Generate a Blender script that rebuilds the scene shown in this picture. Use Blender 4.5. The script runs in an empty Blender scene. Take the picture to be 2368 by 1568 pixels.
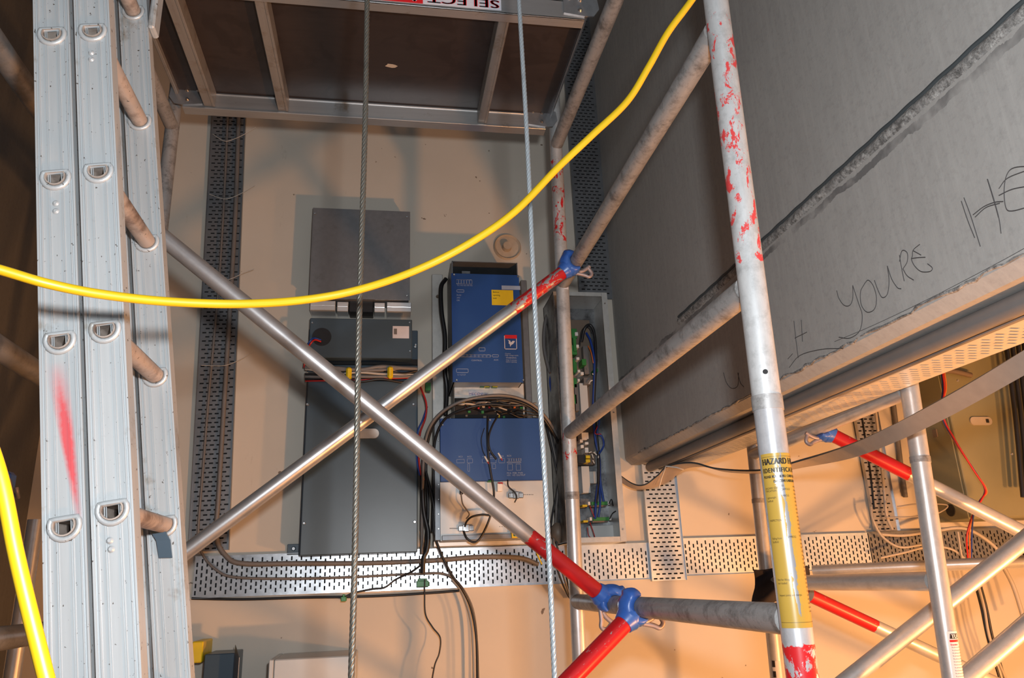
import bpy, math, random
from mathutils import Vector, Matrix, Quaternion
random.seed(7)
PI = math.pi
SC = bpy.context.scene
COL = SC.collection
V = Vector
# ---------------------------------------------------------------- camera
FPX = 1750.0; CX, CY = 1184.0, 784.0
_up = V((-214, 5484, -FPX)).normalized()
_d = V((-300, -557, -FPX)); _d = (_d - _up*_d.dot(_up)).normalized()
_x = _d.cross(_up)
RW = Matrix((_x, _d, _up))            # camera space -> world
CAMP = V((0, 0, 1.6))
cam = bpy.data.cameras.new('camera'); cam_o = bpy.data.objects.new('camera', cam); COL.objects.link(cam_o)
cam.sensor_fit = 'HORIZONTAL'; cam.sensor_width = 36.0; cam.lens = FPX/2368.0*36.0
cam.clip_start = 0.02; cam.clip_end = 60
cam_o.matrix_world = Matrix.Translation(CAMP) @ RW.to_4x4()
SC.camera = cam_o
# ---------------------------------------------------------------- world, lights, exposure
w = bpy.data.worlds.new('world'); SC.world = w; w.use_nodes = True
w.node_tree.nodes['Background'].inputs[0].default_value = (0.86, 0.92, 1.0, 1)
w.node_tree.nodes['Background'].inputs[1].default_value = 0.24
SC.view_settings.view_transform = 'Standard'
try: SC.view_settings.look = 'None'
except Exception: pass
SC.view_settings.exposure = 0.42; SC.view_settings.gamma = 1.0; SC.view_settings.use_curve_mapping = False
def lamp(name, loc, power, col, radius):
    l = bpy.data.lights.new(name, 'POINT'); l.energy = power; l.color = col; l.shadow_soft_size = radius
    o = bpy.data.objects.new(name, l); COL.objects.link(o); o.location = loc; return o
lamp('camera_flash', (0.10, 0.02, 1.77), 100, (0.93, 0.97, 1.0), 0.035)
lamp('work_lamp', (1.95, 0.55, 0.25), 200, (1.0, 0.43, 0.135), 0.07)
lamp('work_lamp', (2.75, 1.5, 0.85), 112, (1.0, 0.42, 0.125), 0.07)  # second warm lamp, out of view, added to brighten the right-hand wall
# ---------------------------------------------------------------- pixel rays of the photograph onto real planes
def ray(px, py): return RW @ V((px-CX, -(py-CY), -FPX))
def PY(px, py, y):
    r = ray(px, py); return CAMP + r*(y/r.y)
def PX(px, py, x):
    r = ray(px, py); return CAMP + r*(x/r.x)
def PZ(px, py, z):
    r = ray(px, py); return CAMP + r*((z-1.6)/r.z)
def RC(x0, y0, x1, y1, Y):            # rectangle of pixels on the plane y=Y -> X0,X1,Z0,Z1
    a, b, c, d = PY(x0,y0,Y), PY(x1,y0,Y), PY(x1,y1,Y), PY(x0,y1,Y)
    return (a.x+d.x)/2, (b.x+c.x)/2, (c.z+d.z)/2, (a.z+b.z)/2
# ---------------------------------------------------------------- materials
def nt(name):
    m = bpy.data.materials.new(name); m.use_nodes = True
    t = m.node_tree; t.nodes.clear()
    out = t.nodes.new('ShaderNodeOutputMaterial'); b = t.nodes.new('ShaderNodeBsdfPrincipled')
    t.links.new(b.outputs[0], out.inputs[0]); return m, t, b
def N(t, typ, **k):
    n = t.nodes.new(typ)
    for a, v in k.items(): setattr(n, a, v)
    return n
def L(t, a, b): t.links.new(a, b)
def c4(c): return (c[0], c[1], c[2], 1)
def ramp(t, src, p0, p1, c0=(0,0,0,1), c1=(1,1,1,1)):
    r = N(t, 'ShaderNodeValToRGB'); r.color_ramp.elements[0].position = p0; r.color_ramp.elements[1].position = p1
    r.color_ramp.elements[0].color = c0; r.color_ramp.elements[1].color = c1; L(t, src, r.inputs[0]); return r.outputs[0]
def noise(t, vec, scale, detail=4, rough=.55, dist=0):
    n = N(t, 'ShaderNodeTexNoise'); n.inputs['Scale'].default_value = scale; n.inputs['Detail'].default_value = detail
    n.inputs['Roughness'].default_value = rough; n.inputs['Distortion'].default_value = dist
    if vec is not None: L(t, vec, n.inputs['Vector'])
    return n.outputs['Fac']
def mix(t, fac, a, b):
    n = N(t, 'ShaderNodeMix', data_type='RGBA')
    for s, v in ((n.inputs[0], fac), (n.inputs[6], a), (n.inputs[7], b)):
        if hasattr(v, 'links') or hasattr(v, 'node'): L(t, v, s)
        else: s.default_value = v
    return n.outputs[2]
def mth(t, op, a, b=None, clamp=False):
    n = N(t, 'ShaderNodeMath', operation=op, use_clamp=clamp)
    for s, v in ((n.inputs[0], a), (n.inputs[1], b)):
        if v is None: continue
        if hasattr(v, 'node'): L(t, v, s)
        else: s.default_value = v
    return n.outputs[0]
def objco(t, sc=(1,1,1)):
    c = N(t, 'ShaderNodeTexCoord'); m = N(t, 'ShaderNodeMapping'); m.inputs['Scale'].default_value = sc
    L(t, c.outputs['Object'], m.inputs['Vector']); return m.outputs[0]
def bump(t, b, h, s, d=.002):
    n = N(t, 'ShaderNodeBump'); n.inputs['Strength'].default_value = s; n.inputs['Distance'].default_value = d
    L(t, h, n.inputs['Height']); L(t, n.outputs[0], b.inputs['Normal'])
_mc = {}
def plain(name, col, rough=.5, metal=0.0, var=.12, scale=30, spec=.5):
    if name in _mc: return _mc[name]
    m, t, b = nt(name); v = objco(t); f = noise(t, v, scale, 4)
    d = tuple(x*(1-var) for x in col); e = tuple(min(1, x*(1+var)) for x in col)
    L(t, mix(t, f, c4(d), c4(e)), b.inputs['Base Color'])
    b.inputs['Roughness'].default_value = rough; b.inputs['Metallic'].default_value = metal
    b.inputs['Specular IOR Level'].default_value = spec
    _mc[name] = m; return m
def metal(name, col=(.42,.42,.43), rough=.42, met=.75, streak=(1,1,.12), scale=60, dirt=(.16,.13,.11), dl=.62, dh=.78, speck=True):
    if name in _mc: return _mc[name]
    m, t, b = nt(name); v = objco(t, streak)
    f = noise(t, v, scale, 6, .65); g = noise(t, objco(t), 9, 5, .7)
    base = mix(t, f, c4([x*.78 for x in col]), c4([min(1,x*1.15) for x in col]))
    base = mix(t, ramp(t, g, dl, dh), base, c4(dirt))
    if speck:
        k = noise(t, objco(t), 130, 3, .6); base = mix(t, ramp(t, k, .665, .70), base, c4((.07,.055,.045)))
    L(t, base, b.inputs['Base Color'])
    rr = N(t, 'ShaderNodeMapRange'); rr.inputs[3].default_value = rough*.8; rr.inputs[4].default_value = rough*1.25
    L(t, f, rr.inputs[0]); L(t, rr.outputs[0], b.inputs['Roughness']); b.inputs['Metallic'].default_value = met
    bump(t, b, f, .12, .0006)
    _mc[name] = m; return m
def tube_mat(name, base=(.42,.42,.43), bands=(), rough=.4, met=.75, grime=.5):
    """painted tube: bands = (v0, v1, colour, threshold) along the tube in metres; low threshold = solid paint"""
    m, t, b = nt(name)
    uv = N(t, 'ShaderNodeUVMap'); sep = N(t, 'ShaderNodeSeparateXYZ'); L(t, uv.outputs[0], sep.inputs[0]); v = sep.outputs[1]
    oc = objco(t, (1,1,.25)); f = noise(t, oc, 70, 6, .7); g = noise(t, objco(t), 22, 6, .75)
    chips = noise(t, objco(t, (1,1,.55)), 38, 8, .72, .4)
    col = mix(t, f, c4([x*.7 for x in base]), c4([min(1,x*1.2) for x in base]))
    col = mix(t, mth(t, 'MULTIPLY', ramp(t, g, .48, .68), grime), col, c4((.10,.095,.09)))
    paint = None
    for (v0, v1, c, th) in bands:
        wob = mth(t, 'MULTIPLY', mth(t, 'SUBTRACT', chips, .5), .05)
        vv = mth(t, 'ADD', v, wob)
        e = mth(t, 'MULTIPLY', mth(t, 'GREATER_THAN', vv, v0), mth(t, 'LESS_THAN', vv, v1))
        k = mth(t, 'MULTIPLY', e, ramp(t, chips, th, th+.02))
        col = mix(t, k, col, c4(c)); paint = k if paint is None else mth(t, 'MAXIMUM', paint, k)
    L(t, col, b.inputs['Base Color']); b.inputs['Roughness'].default_value = rough
    if paint is not None: L(t, mth(t, 'MULTIPLY', mth(t, 'SUBTRACT', 1.0, paint), met), b.inputs['Metallic'])
    else: b.inputs['Metallic'].default_value = met
    bump(t, b, chips, .15, .0006)
    return m
RED = (.44,.010,.013)
def cream_wall():
    m, t, b = nt('cream_wallboard'); o = objco(t)
    f = noise(t, o, 2.2, 5, .6); g = noise(t, objco(t, (1,1,.3)), 14, 6, .7)
    c = mix(t, f, (.50,.455,.39,1), (.60,.55,.475,1)); c = mix(t, ramp(t, g, .66, .86), c, (.36,.30,.24,1))
    k = noise(t, o, 24, 3, .5); c = mix(t, ramp(t, k, .75, .77), c, (.16,.12,.09,1))
    L(t, c, b.inputs['Base Color']); b.inputs['Roughness'].default_value = .62; bump(t, b, g, .08, .002); return m
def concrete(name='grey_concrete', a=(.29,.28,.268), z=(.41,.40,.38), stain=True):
    m, t, b = nt(name); o = objco(t)
    f = noise(t, o, 1.6, 6, .65); s = noise(t, objco(t, (1,6,.5)), 9, 6, .7); h = noise(t, o, 60, 5, .7)
    c = mix(t, f, c4(a), c4(z)); c = mix(t, mth(t, 'MULTIPLY', ramp(t, s, .45, .8), .28), c, c4([x*1.35 for x in z]))
    c = mix(t, mth(t, 'MULTIPLY', ramp(t, h, .5, .8), .35), c, c4([x*.55 for x in a]))
    if stain:
        sep = N(t, 'ShaderNodeSeparateXYZ'); L(t, o, sep.inputs[0])
        zz = mth(t, 'ADD', sep.outputs[2], mth(t, 'MULTIPLY', mth(t, 'SUBTRACT', noise(t, o, 7, 5, .7), .5), .05))
        band = mth(t, 'MULTIPLY', mth(t, 'GREATER_THAN', zz, 2.535), mth(t, 'LESS_THAN', zz, 2.556))
        band = mth(t, 'MULTIPLY', band, ramp(t, noise(t, o, 5, 4, .6), .42, .56))
        c = mix(t, mth(t, 'MULTIPLY', band, .7), c, (.07,.068,.07,1))
    L(t, c, b.inputs['Base Color']); b.inputs['Roughness'].default_value = .78; bump(t, b, h, .25, .002); return m
def plywood():
    m, t, b = nt('stained_plywood'); o = objco(t, (.12,1,1)); f = noise(t, o, 45, 6, .65, 1.2)
    c = mix(t, f, (.018,.012,.011,1), (.040,.028,.024,1)); s = noise(t, objco(t), 6, 4, .6, 1.5)
    c = mix(t, mth(t, 'MULTIPLY', ramp(t, s, .54, .60), .7), c, (.020,.013,.011,1)); L(t, c, b.inputs['Base Color'])
    b.inputs['Roughness'].default_value = .42; return m
def wet_galv():
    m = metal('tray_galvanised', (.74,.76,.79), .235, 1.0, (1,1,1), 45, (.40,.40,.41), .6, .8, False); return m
M = dict(
  tgalv=wet_galv(), tpale=metal('pale_tray_zinc', (.56,.64,.72), .48, .6, (1,1,1), 45, (.40,.42,.45), .66, .84, False),
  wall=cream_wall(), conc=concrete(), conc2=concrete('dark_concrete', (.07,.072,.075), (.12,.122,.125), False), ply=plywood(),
  alu=metal('aluminium_channel', (.50,.50,.50), .34, .8, (.05,1,1), 70, (.30,.25,.20), .60, .75, False),
  cross=metal('aluminium_cross_member', (.36,.34,.32), .45, .6, (1,.05,1), 70, (.22,.17,.12), .5, .7, False),
  ladder=metal('dull_ladder_aluminium', (.375,.395,.405), .40, .25, (1,1,.05), 50, (.22,.20,.17), .60, .72),
  ladder2=metal('dull_ladder_rung', (.36,.30,.26), .5, .3, (1,.1,1), 50, (.14,.10,.08), .5, .65),
  galv=metal('galvanised_sheet', (.46,.47,.49), .30, .85, (1,1,1), 45, (.30,.30,.31), .6, .8, False),
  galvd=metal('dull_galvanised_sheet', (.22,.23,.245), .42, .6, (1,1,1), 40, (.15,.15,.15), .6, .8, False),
  galvp=metal('pale_galvanised_sheet', (.60,.59,.56), .40, .45, (1,1,1), 40, (.36,.30,.25), .62, .8, False),
  inner=metal('box_inner_steel', (.30,.32,.34), .35, .8, (1,1,1), 14, (.10,.10,.11), .45, .62, False),
  slate=plain('slate_blue_paint', (.045,.072,.100), .34, 0, .10, 16),
  blue=plain('drive_blue_paint', (.012,.060,.24), .42, 0, .06, 12),
  white=plain('white_steel_paint', (.56,.575,.57), .40, .1, .06, 14),
  black=plain('black_cable_sheath', (.012,.012,.014), .40),
  greyc=plain('grey_cable_sheath', (.15,.14,.135), .5), palec=plain('pale_cable_sheath', (.42,.38,.33), .5),
  yellow=plain('yellow_cable_sheath', (.42,.27,.003), .42, 0, .10, 25), yel=plain('yellow_plastic', (.70,.50,.01), .4),
  claw=plain('blue_cast_claw', (.035,.115,.42), .33, 0, .18, 40), lever=plain('worn_lever', (.33,.27,.27), .45, .4, .2, 50),
  green=plain('green_connector', (.03,.20,.045), .4), red=plain('red_wire', (.45,.015,.015), .4), bwire=plain('blue_wire', (.01,.045,.26), .4),
  orange=plain('orange_wire', (.75,.16,.02), .4), wht=plain('white_plastic', (.75,.73,.70), .4), tie=plain('nylon_tie', (.62,.60,.56), .35),
  pcb=plain('brown_board', (.16,.12,.09), .5), olive=plain('olive_cabinet_paint', (.23,.215,.125), .55, 0, .1, 6),
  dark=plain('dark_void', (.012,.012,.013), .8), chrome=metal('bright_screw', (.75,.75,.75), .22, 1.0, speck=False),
  pencil=plain('pencil_mark', (.06,.055,.055), .8), plaster=None, cloth=plain('dark_cloth', (.018,.014,.018), .9),
  ink=plain('black_print', (.015,.012,.01), .5), redink=plain('red_print', (.62,.01,.015), .45), sticker=plain('white_sticker', (.62,.62,.68), .35),
  print=plain('pale_print', (.30,.38,.52), .5), patch=plain('wall_filler', (.50,.42,.33), .7, 0, .3, 20), lead=plain('strap_grey', (.30,.255,.22), .5, 0, .15, 30),
  strapd=plain('rubber_edge', (.05,.06,.065), .6), bright=plain('bright_bracket_zinc', (.80,.82,.84), .22, .6, .04, 10),
)
def plaster():
    m, t, b = nt('rough_mortar'); o = objco(t); f = noise(t, o, 55, 6, .8); g = noise(t, o, 12, 4, .6)
    c = mix(t, ramp(t, f, .40, .62), (.10,.095,.09,1), (.46,.45,.43,1)); c = mix(t, ramp(t, g, .5, .7), c, (.17,.165,.16,1))
    L(t, c, b.inputs['Base Color']); b.inputs['Roughness'].default_value = .85; bump(t, b, f, .8, .006); return m
M['plaster'] = plaster()
# ---------------------------------------------------------------- mesh helpers
class MB:
    def __init__(s): s.v = []; s.f = []; s.sm = []; s.uv = []; s.cut = []
    def mark(s): s.cut.append((len(s.v), len(s.f))); return s
    def add(s, vs, fs, smooth=False, uvs=None):
        o = len(s.v); s.v += [tuple(x) for x in vs]
        for i, f in enumerate(fs):
            s.f.append([a+o for a in f]); s.sm.append(smooth); s.uv.append(uvs[i] if uvs else None)
        return s
    def box(s, x0, x1, y0, y1, z0, z1, bev=0):
        if x0 > x1: x0, x1 = x1, x0
        if y0 > y1: y0, y1 = y1, y0
        if z0 > z1: z0, z1 = z1, z0
        if bev <= 0:
            vs = [(x0,y0,z0),(x1,y0,z0),(x1,y1,z0),(x0,y1,z0),(x0,y0,z1),(x1,y0,z1),(x1,y1,z1),(x0,y1,z1)]
            return s.add(vs, [(0,3,2,1),(4,5,6,7),(0,1,5,4),(1,2,6,5),(2,3,7,6),(3,0,4,7)])
        b = min(bev, (x1-x0)/3, (y1-y0)/3, (z1-z0)/3); vs = []
        for (x, sx) in ((x0,1),(x1,-1)):
            for (y, sy) in ((y0,1),(y1,-1)):
                for (z, sz) in ((z0,1),(z1,-1)):
                    vs += [(x, y+sy*b, z+sz*b), (x+sx*b, y, z+sz*b), (x+sx*b, y+sy*b, z)]
        def I(i, j, k, a): return ((i*2+j)*2+k)*3+a
        fs = []
        for i in (0,1): fs.append([I(i,0,0,0), I(i,1,0,0), I(i,1,1,0), I(i,0,1,0)])
        for j in (0,1): fs.append([I(0,j,0,1), I(1,j,0,1), I(1,j,1,1), I(0,j,1,1)])
        for k in (0,1): fs.append([I(0,0,k,2), I(1,0,k,2), I(1,1,k,2), I(0,1,k,2)])
        for j in (0,1):
            for k in (0,1): fs.append([I(0,j,k,1), I(1,j,k,1), I(1,j,k,2), I(0,j,k,2)])
        for i in (0,1):
            for k in (0,1): fs.append([I(i,0,k,0), I(i,1,k,0), I(i,1,k,2), I(i,0,k,2)])
        for i in (0,1):
            for j in (0,1): fs.append([I(i,j,0,0), I(i,j,1,0), I(i,j,1,1), I(i,j,0,1)])
        for i in (0,1):
            for j in (0,1):
                for k in (0,1): fs.append([I(i,j,k,0), I(i,j,k,1), I(i,j,k,2)])
        return s.add(vs, fs)
    def tube(s, p0, p1, r0, r1=None, n=28, caps=True, prof=None, up=None):
        p0, p1 = V(p0), V(p1); r1 = r0 if r1 is None else r1; d = p1-p0; ln = d.length; d = d/ln
        a = V(up) if up else (V((0,0,1)) if abs(d.z) < .9 else V((0,1,0)))
        a = (a - d*a.dot(d)).normalized(); c = d.cross(a)
        vs = []; uvs = []; fs = []
        for i in range(n):
            t = 2*PI*i/n; k = c*math.cos(t)+a*math.sin(t); vs += [p0+k*r0, p1+k*r1]
        for i in range(n):
            j = (i+1) % n; fs.append((2*i, 2*j, 2*j+1, 2*i+1)); uvs.append([(i/n,0),((i+1)/n,0),((i+1)/n,ln),(i/n,ln)])
        s.add(vs, fs, True, uvs)
        if caps: s.add([vs[2*i] for i in range(n)], [tuple(range(n))[::-1]]); s.add([vs[2*i+1] for i in range(n)], [tuple(range(n))])
        return s
    def sweep(s, pts, r, n=8, caps=True, rad=None, prof=None, twist=0):
        P = [V(p) for p in pts]; m = len(P)
        T = [((P[min(i+1,m-1)]-P[max(i-1,0)]) if m > 1 else V((0,0,1))).normalized() for i in range(m)]
        a = V((0,0,1)) if abs(T[0].z) < .9 else V((1,0,0)); a = (a-T[0]*a.dot(T[0])).normalized()
        vs = []
        for i in range(m):
            a = a-T[i]*a.dot(T[i]); a = a.normalized() if a.length > 1e-6 else T[i].orthogonal().normalized()
            b = T[i].cross(a); rr = rad[i] if rad else r
            for k in range(n):
                t = 2*PI*k/n; q = prof(k, i) if prof else 1.0
                vs.append(P[i]+(a*math.cos(t+twist*i)+b*math.sin(t+twist*i))*rr*q)
        fs = [(i*n+k, i*n+(k+1)%n, (i+1)*n+(k+1)%n, (i+1)*n+k) for i in range(m-1) for k in range(n)]
        s.add(vs, fs, True)
        if caps: s.add(vs[:n], [tuple(range(n))[::-1]]); s.add(vs[-n:], [tuple(range(n))])
        return s
    def disc(s, c, axis, r, h, n=16, dome=0):
        s.mark()
        c, axis = V(c), V(axis).normalized(); s.tube(c, c+axis*h, r, r*(1-dome), n); return s
    def prism(s, poly, a, b):         # poly: 2-D outline, a(u,v)->front point, b(u,v)->back point
        n = len(poly); vs = [a(*p) for p in poly]+[b(*p) for p in poly]
        s.add(vs, [tuple(range(n)), tuple(range(2*n-1, n-1, -1))]+[(i, (i+1)%n, n+(i+1)%n, n+i) for i in range(n)]); return s
def setp(o, label=None, cat=None, group=None, kind=None):
    if label: o['label'] = label
    if cat: o['category'] = cat
    if group: o['group'] = group
    if kind: o['kind'] = kind
    return o
def obj(name, mb, mat, parent=None, solid=0, split=True):
    if split and len(mb.cut) > 1:
        cs = mb.cut+[(len(mb.v), len(mb.f))]; cs[0] = (0, 0); o = None
        for (v0, f0), (v1, f1) in zip(cs, cs[1:]):
            m = MB(); m.v = mb.v[v0:v1]; m.f = [[i-v0 for i in f] for f in mb.f[f0:f1]]; m.sm = mb.sm[f0:f1]; m.uv = mb.uv[f0:f1]
            if m.f: o = obj(name, m, mat, parent, solid)
        return o
    me = bpy.data.meshes.new(name)
    if parent is not None:
        inv = parent.matrix_basis.inverted()
        if parent.parent is not None: inv = (parent.parent.matrix_basis @ parent.matrix_basis).inverted()
        vs = [inv @ V(v) for v in mb.v]
    else: vs = [V(v) for v in mb.v]
    org = V((0,0,0))
    me.from_pydata(vs, [], mb.f); me.polygons.foreach_set('use_smooth', mb.sm)
    if any(u is not None for u in mb.uv):
        uvl = me.uv_layers.new(name='UVMap'); k = 0
        for p, u in zip(me.polygons, mb.uv):
            for q in range(p.loop_total):
                if u is not None: uvl.data[p.loop_start+q].uv = u[q]
    me.materials.append(mat); me.update()
    o = bpy.data.objects.new(name, me); COL.objects.link(o)
    if parent is not None: o.parent = parent
    if solid:
        sm = o.modifiers.new('thickness', 'SOLIDIFY'); sm.thickness = solid; sm.offset = 0
    return o
def thing(name, label, cat, loc=(0,0,0), group=None, rot=None):
    o = bpy.data.objects.new(name, None); o.empty_display_size = .05; COL.objects.link(o)
    m = Matrix.Translation(V(loc))
    if rot is not None: m = m @ rot.to_4x4()
    o.matrix_basis = m
    return setp(o, label, cat, group)
def solo(name, mb, mat, label, cat, group=None, solid=0):
    # one-mesh thing, origin at its own lowest centre
    xs = [v[0] for v in mb.v]; ys = [v[1] for v in mb.v]; zs = [v[2] for v in mb.v]
    c = V(((min(xs)+max(xs))/2, (min(ys)+max(ys))/2, min(zs)))
    mb.v = [tuple(V(v)-c) for v in mb.v]
    o = obj(name, mb, mat, None, solid); o.location = c; return setp(o, label, cat, group)
def struct(name, mb, mat, parent=None, solid=0):
    o = obj(name, mb, mat, parent, solid)
    if parent is None: o['kind'] = 'structure'
    return o
def catmull(pts, k=8):
    P = [V(p) for p in pts]; P = [P[0]*2-P[1]]+P+[P[-1]*2-P[-2]]; out = []
    for i in range(1, len(P)-2):
        for j in range(k):
            t = j/k; a, b, c, d = P[i-1], P[i], P[i+1], P[i+2]
            out.append(.5*((2*b)+(c-a)*t+(2*a-5*b+4*c-d)*t*t+(3*b-a-3*c+d)*t**3))
    out.append(P[-2]); return out
def wire(pxs, r, mat=None, name=None, label=None, cat='cable', parent=None, group=None, k=8, n=8, mb=None):
    """pxs: (px, py, Y) triples through which the cable passes"""
    pts = catmull([PY(*p) for p in pxs], k); m = mb or MB(); m.sweep(pts, r, n)
    if mb is not None: return m
    if parent is not None: return obj(name, m, mat, parent)
    return solo(name, m, mat, label, cat, group)
def screw(mb, p, r=.006, h=.003, axis=(0,-1,0)): mb.disc(p, axis, r, h, 12, .35)
# text as mesh: returns list of (x,y) verts and faces in text units
def text_mesh(s, size, extrude=0.0, align='LEFT', space=1.0):
    cu = bpy.data.curves.new('lettering', 'FONT'); cu.body = s; cu.size = size; cu.align_x = align; cu.space_character = space
    cu.extrude = extrude; cu.resolution_u = 3
    o = bpy.data.objects.new('lettering', cu); COL.objects.link(o)
    dg = bpy.context.evaluated_depsgraph_get(); me = bpy.data.meshes.new_from_object(o.evaluated_get(dg))
    vs = [tuple(v.co) for v in me.vertices]; fs = [tuple(p.vertices) for p in me.polygons]
    bpy.data.objects.remove(o); bpy.data.meshes.remove(me); bpy.data.curves.remove(cu); return vs, fs
def text_into(mb, s, size, fn, space=1.0, sx=1.0, bold=False, fit=None):
    vs, fs = text_mesh(s, size, 0, 'LEFT', space)
    if not vs: return
    if fit:
        x0 = min(v[0] for v in vs); x1 = max(v[0] for v in vs); sx = fit/(x1-x0)
    mb.add([fn(v[0]*sx, v[1]) for v in vs], fs)
    if bold:
        mb.add([fn(v[0]*sx+size*.05, v[1]) for v in vs], fs); mb.add([fn(v[0]*sx-size*.05, v[1]) for v in vs], fs)

D = 3.6
XB = 1.174        # plane of the big concrete face
# ================================================================ SETTING
struct('wall_back', MB().box(-1.5, 3.9, D, D+.12, 0, 5.4), M['wall'])
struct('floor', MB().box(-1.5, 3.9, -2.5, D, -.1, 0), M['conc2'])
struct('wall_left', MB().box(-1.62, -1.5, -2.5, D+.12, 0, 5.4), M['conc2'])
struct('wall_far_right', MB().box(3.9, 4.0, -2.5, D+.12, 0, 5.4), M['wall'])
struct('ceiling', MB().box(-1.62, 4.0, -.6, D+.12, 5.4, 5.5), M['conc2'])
struct('trim_1', MB().box(-1.5, -1.44, 1.75, 1.95, 0, 5.4, .004), M['conc2']); struct('trim_2', MB().box(-1.5, -1.46, 2.35, 2.42, 0, 5.4, .004), M['conc2'])
# concrete downstand wall: chamfered lower edge
BT = .115
prof = [(0,.028),(.004,.018),(.03,-.006),(BT-.01,-.006),(BT,.004),(BT,3.26),(0,3.26)]
mb = MB(); mb.prism(prof, lambda u, v: (XB+u, -1.2, 2.125+v), lambda u, v: (XB+u, D-.002, 2.125+v))
wr = struct('wall_right', mb, M['conc'])
# crumbling lower arris
mb = MB(); random.seed(3); y = 1.0
pts = []
while y < 3.4:
    pts.append((XB+.001+random.uniform(-.002,.003), y, 2.148+random.uniform(-.004,.004))); y += .025
mb.sweep(pts, .004, 6, True, [random.uniform(.002,.0055) for _ in pts])
obj('crumbled_edge', mb, M['plaster'], wr)
# joint bead and dark gap
mb = MB(); a = PX(1570,742,XB); b = PX(2400,-6,XB); n = 160; rows = []
for i in range(n+1):
    p = a.lerp(b, i/n); rows.append(p)
vs = []; fs = []; random.seed(5); K = 7
for i, p in enumerate(rows):
    for k in range(K):
        t = k/(K-1); h = .006*math.sin(PI*t)+random.uniform(0,.003)*(0 < k < K-1)
        vs.append((XB-h, p.y, p.z-.018+.030*t))
fs = [(i*K+k, i*K+k+1, (i+1)*K+k+1, (i+1)*K+k) for i in range(n) for k in range(K-1)]
mb.add(vs, fs, True); obj('mortar_joint', mb, M['plaster'], wr)
mb = MB(); mb.sweep([(XB+.001, p.y, p.z+.017+.001*math.sin(i*.7)) for i, p in enumerate(rows)], .006, 6); obj('joint_gap', mb, M['strapd'], wr)
# handwriting in pencil on the concrete
strokes = [
 [(1935,672),(1940,690),(1952,706),(1965,706),(1972,690),(1972,660)], [(1972,660),(1985,700),(1994,730),(1988,765),(1965,782),(1940,780)],
 [(2000,655),(1990,675),(1992,705),(2005,722),(2022,715),(2027,690),(2020,662),(2008,648),(2000,655)],
 [(2022,648),(2030,670),(2040,688),(2052,680),(2056,650),(2052,615)], [(2052,615),(2062,645),(2075,665),(2084,668)],
 [(2080,590),(2085,620),(2091,650)], [(2080,605),(2086,580),(2098,585),(2098,605),(2088,622)], [(2088,622),(2098,638),(2113,648)],
 [(2127,565),(2112,578),(2110,592),(2108,600),(2115,615),(2130,628),(2150,628),(2156,620),(2145,610)], [(2108,598),(2122,596),(2140,595)], [(2112,580),(2130,590)],
 [(2223,465),(2238,510),(2254,550)], [(2229,457),(2245,500),(2267,570)], [(2284,415),(2298,460),(2310,505),(2315,540)], [(2283,414),(2300,470),(2309,503)],
 [(2250,497),(2275,478),(2300,468),(2320,466)], [(2255,502),(2280,480),(2312,470)],
 [(2390,384),(2345,388),(2328,405),(2322,440),(2326,480),(2340,488),(2380,478)], [(2310,452),(2340,438),(2380,430)], [(2310,436),(2330,412),(2380,392)],
 [(1836,742),(1840,780),(1846,828)], [(1838,782),(1866,768)], [(1853,740),(1856,790)], [(1822,830),(1833,818)],
 [(1673,862),(1680,885),(1692,898),(1706,892),(1708,862)], [(1706,862),(1712,885),(1720,895)],
 [(1825,850),(1850,822),(1900,808),(1950,806)],
 [(1930,790),(2020,752),(2150,690),(2300,612),(2380,568)]]
mb = MB()
for s_ in strokes:
    pts = catmull([PX(x, y, XB-.0004) for x, y in s_], 5); mb.sweep(pts, .0011 if len(s_) != 5 or s_[0][0] != 1930 else .0006, 4)
obj('pencil_writing', mb, M['pencil'], wr)
# filled core hole in the wall
p = PY(1173, 572, D); g = thing('wall_plug', 'round filled core hole with a pale plug, on the wall above the blue drive', 'plug', p)
mb = MB(); n = 40
for (r0, r1, y0, y1) in ((.075,.068,0,-.014),(.068,.060,-.014,-.004),(.062,.0,-.002,-.002)):
    if r1 > 0: mb.tube((p.x,p.y+y0,p.z),(p.x,p.y+y1,p.z), r0, r1, n, False)
mb.tube((p.x,p.y-.0015,p.z),(p.x,p.y-.003,p.z), .063, .06, n)
obj('filler_ring', mb, M['patch'], g)
mb = MB(); mb.tube((p.x-.004,p.y,p.z-.004),(p.x-.004,p.y-.034,p.z-.004), .026, .022, 24); obj('plug', mb, M['patch'], g)['label'] = 'short round plug'

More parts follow.
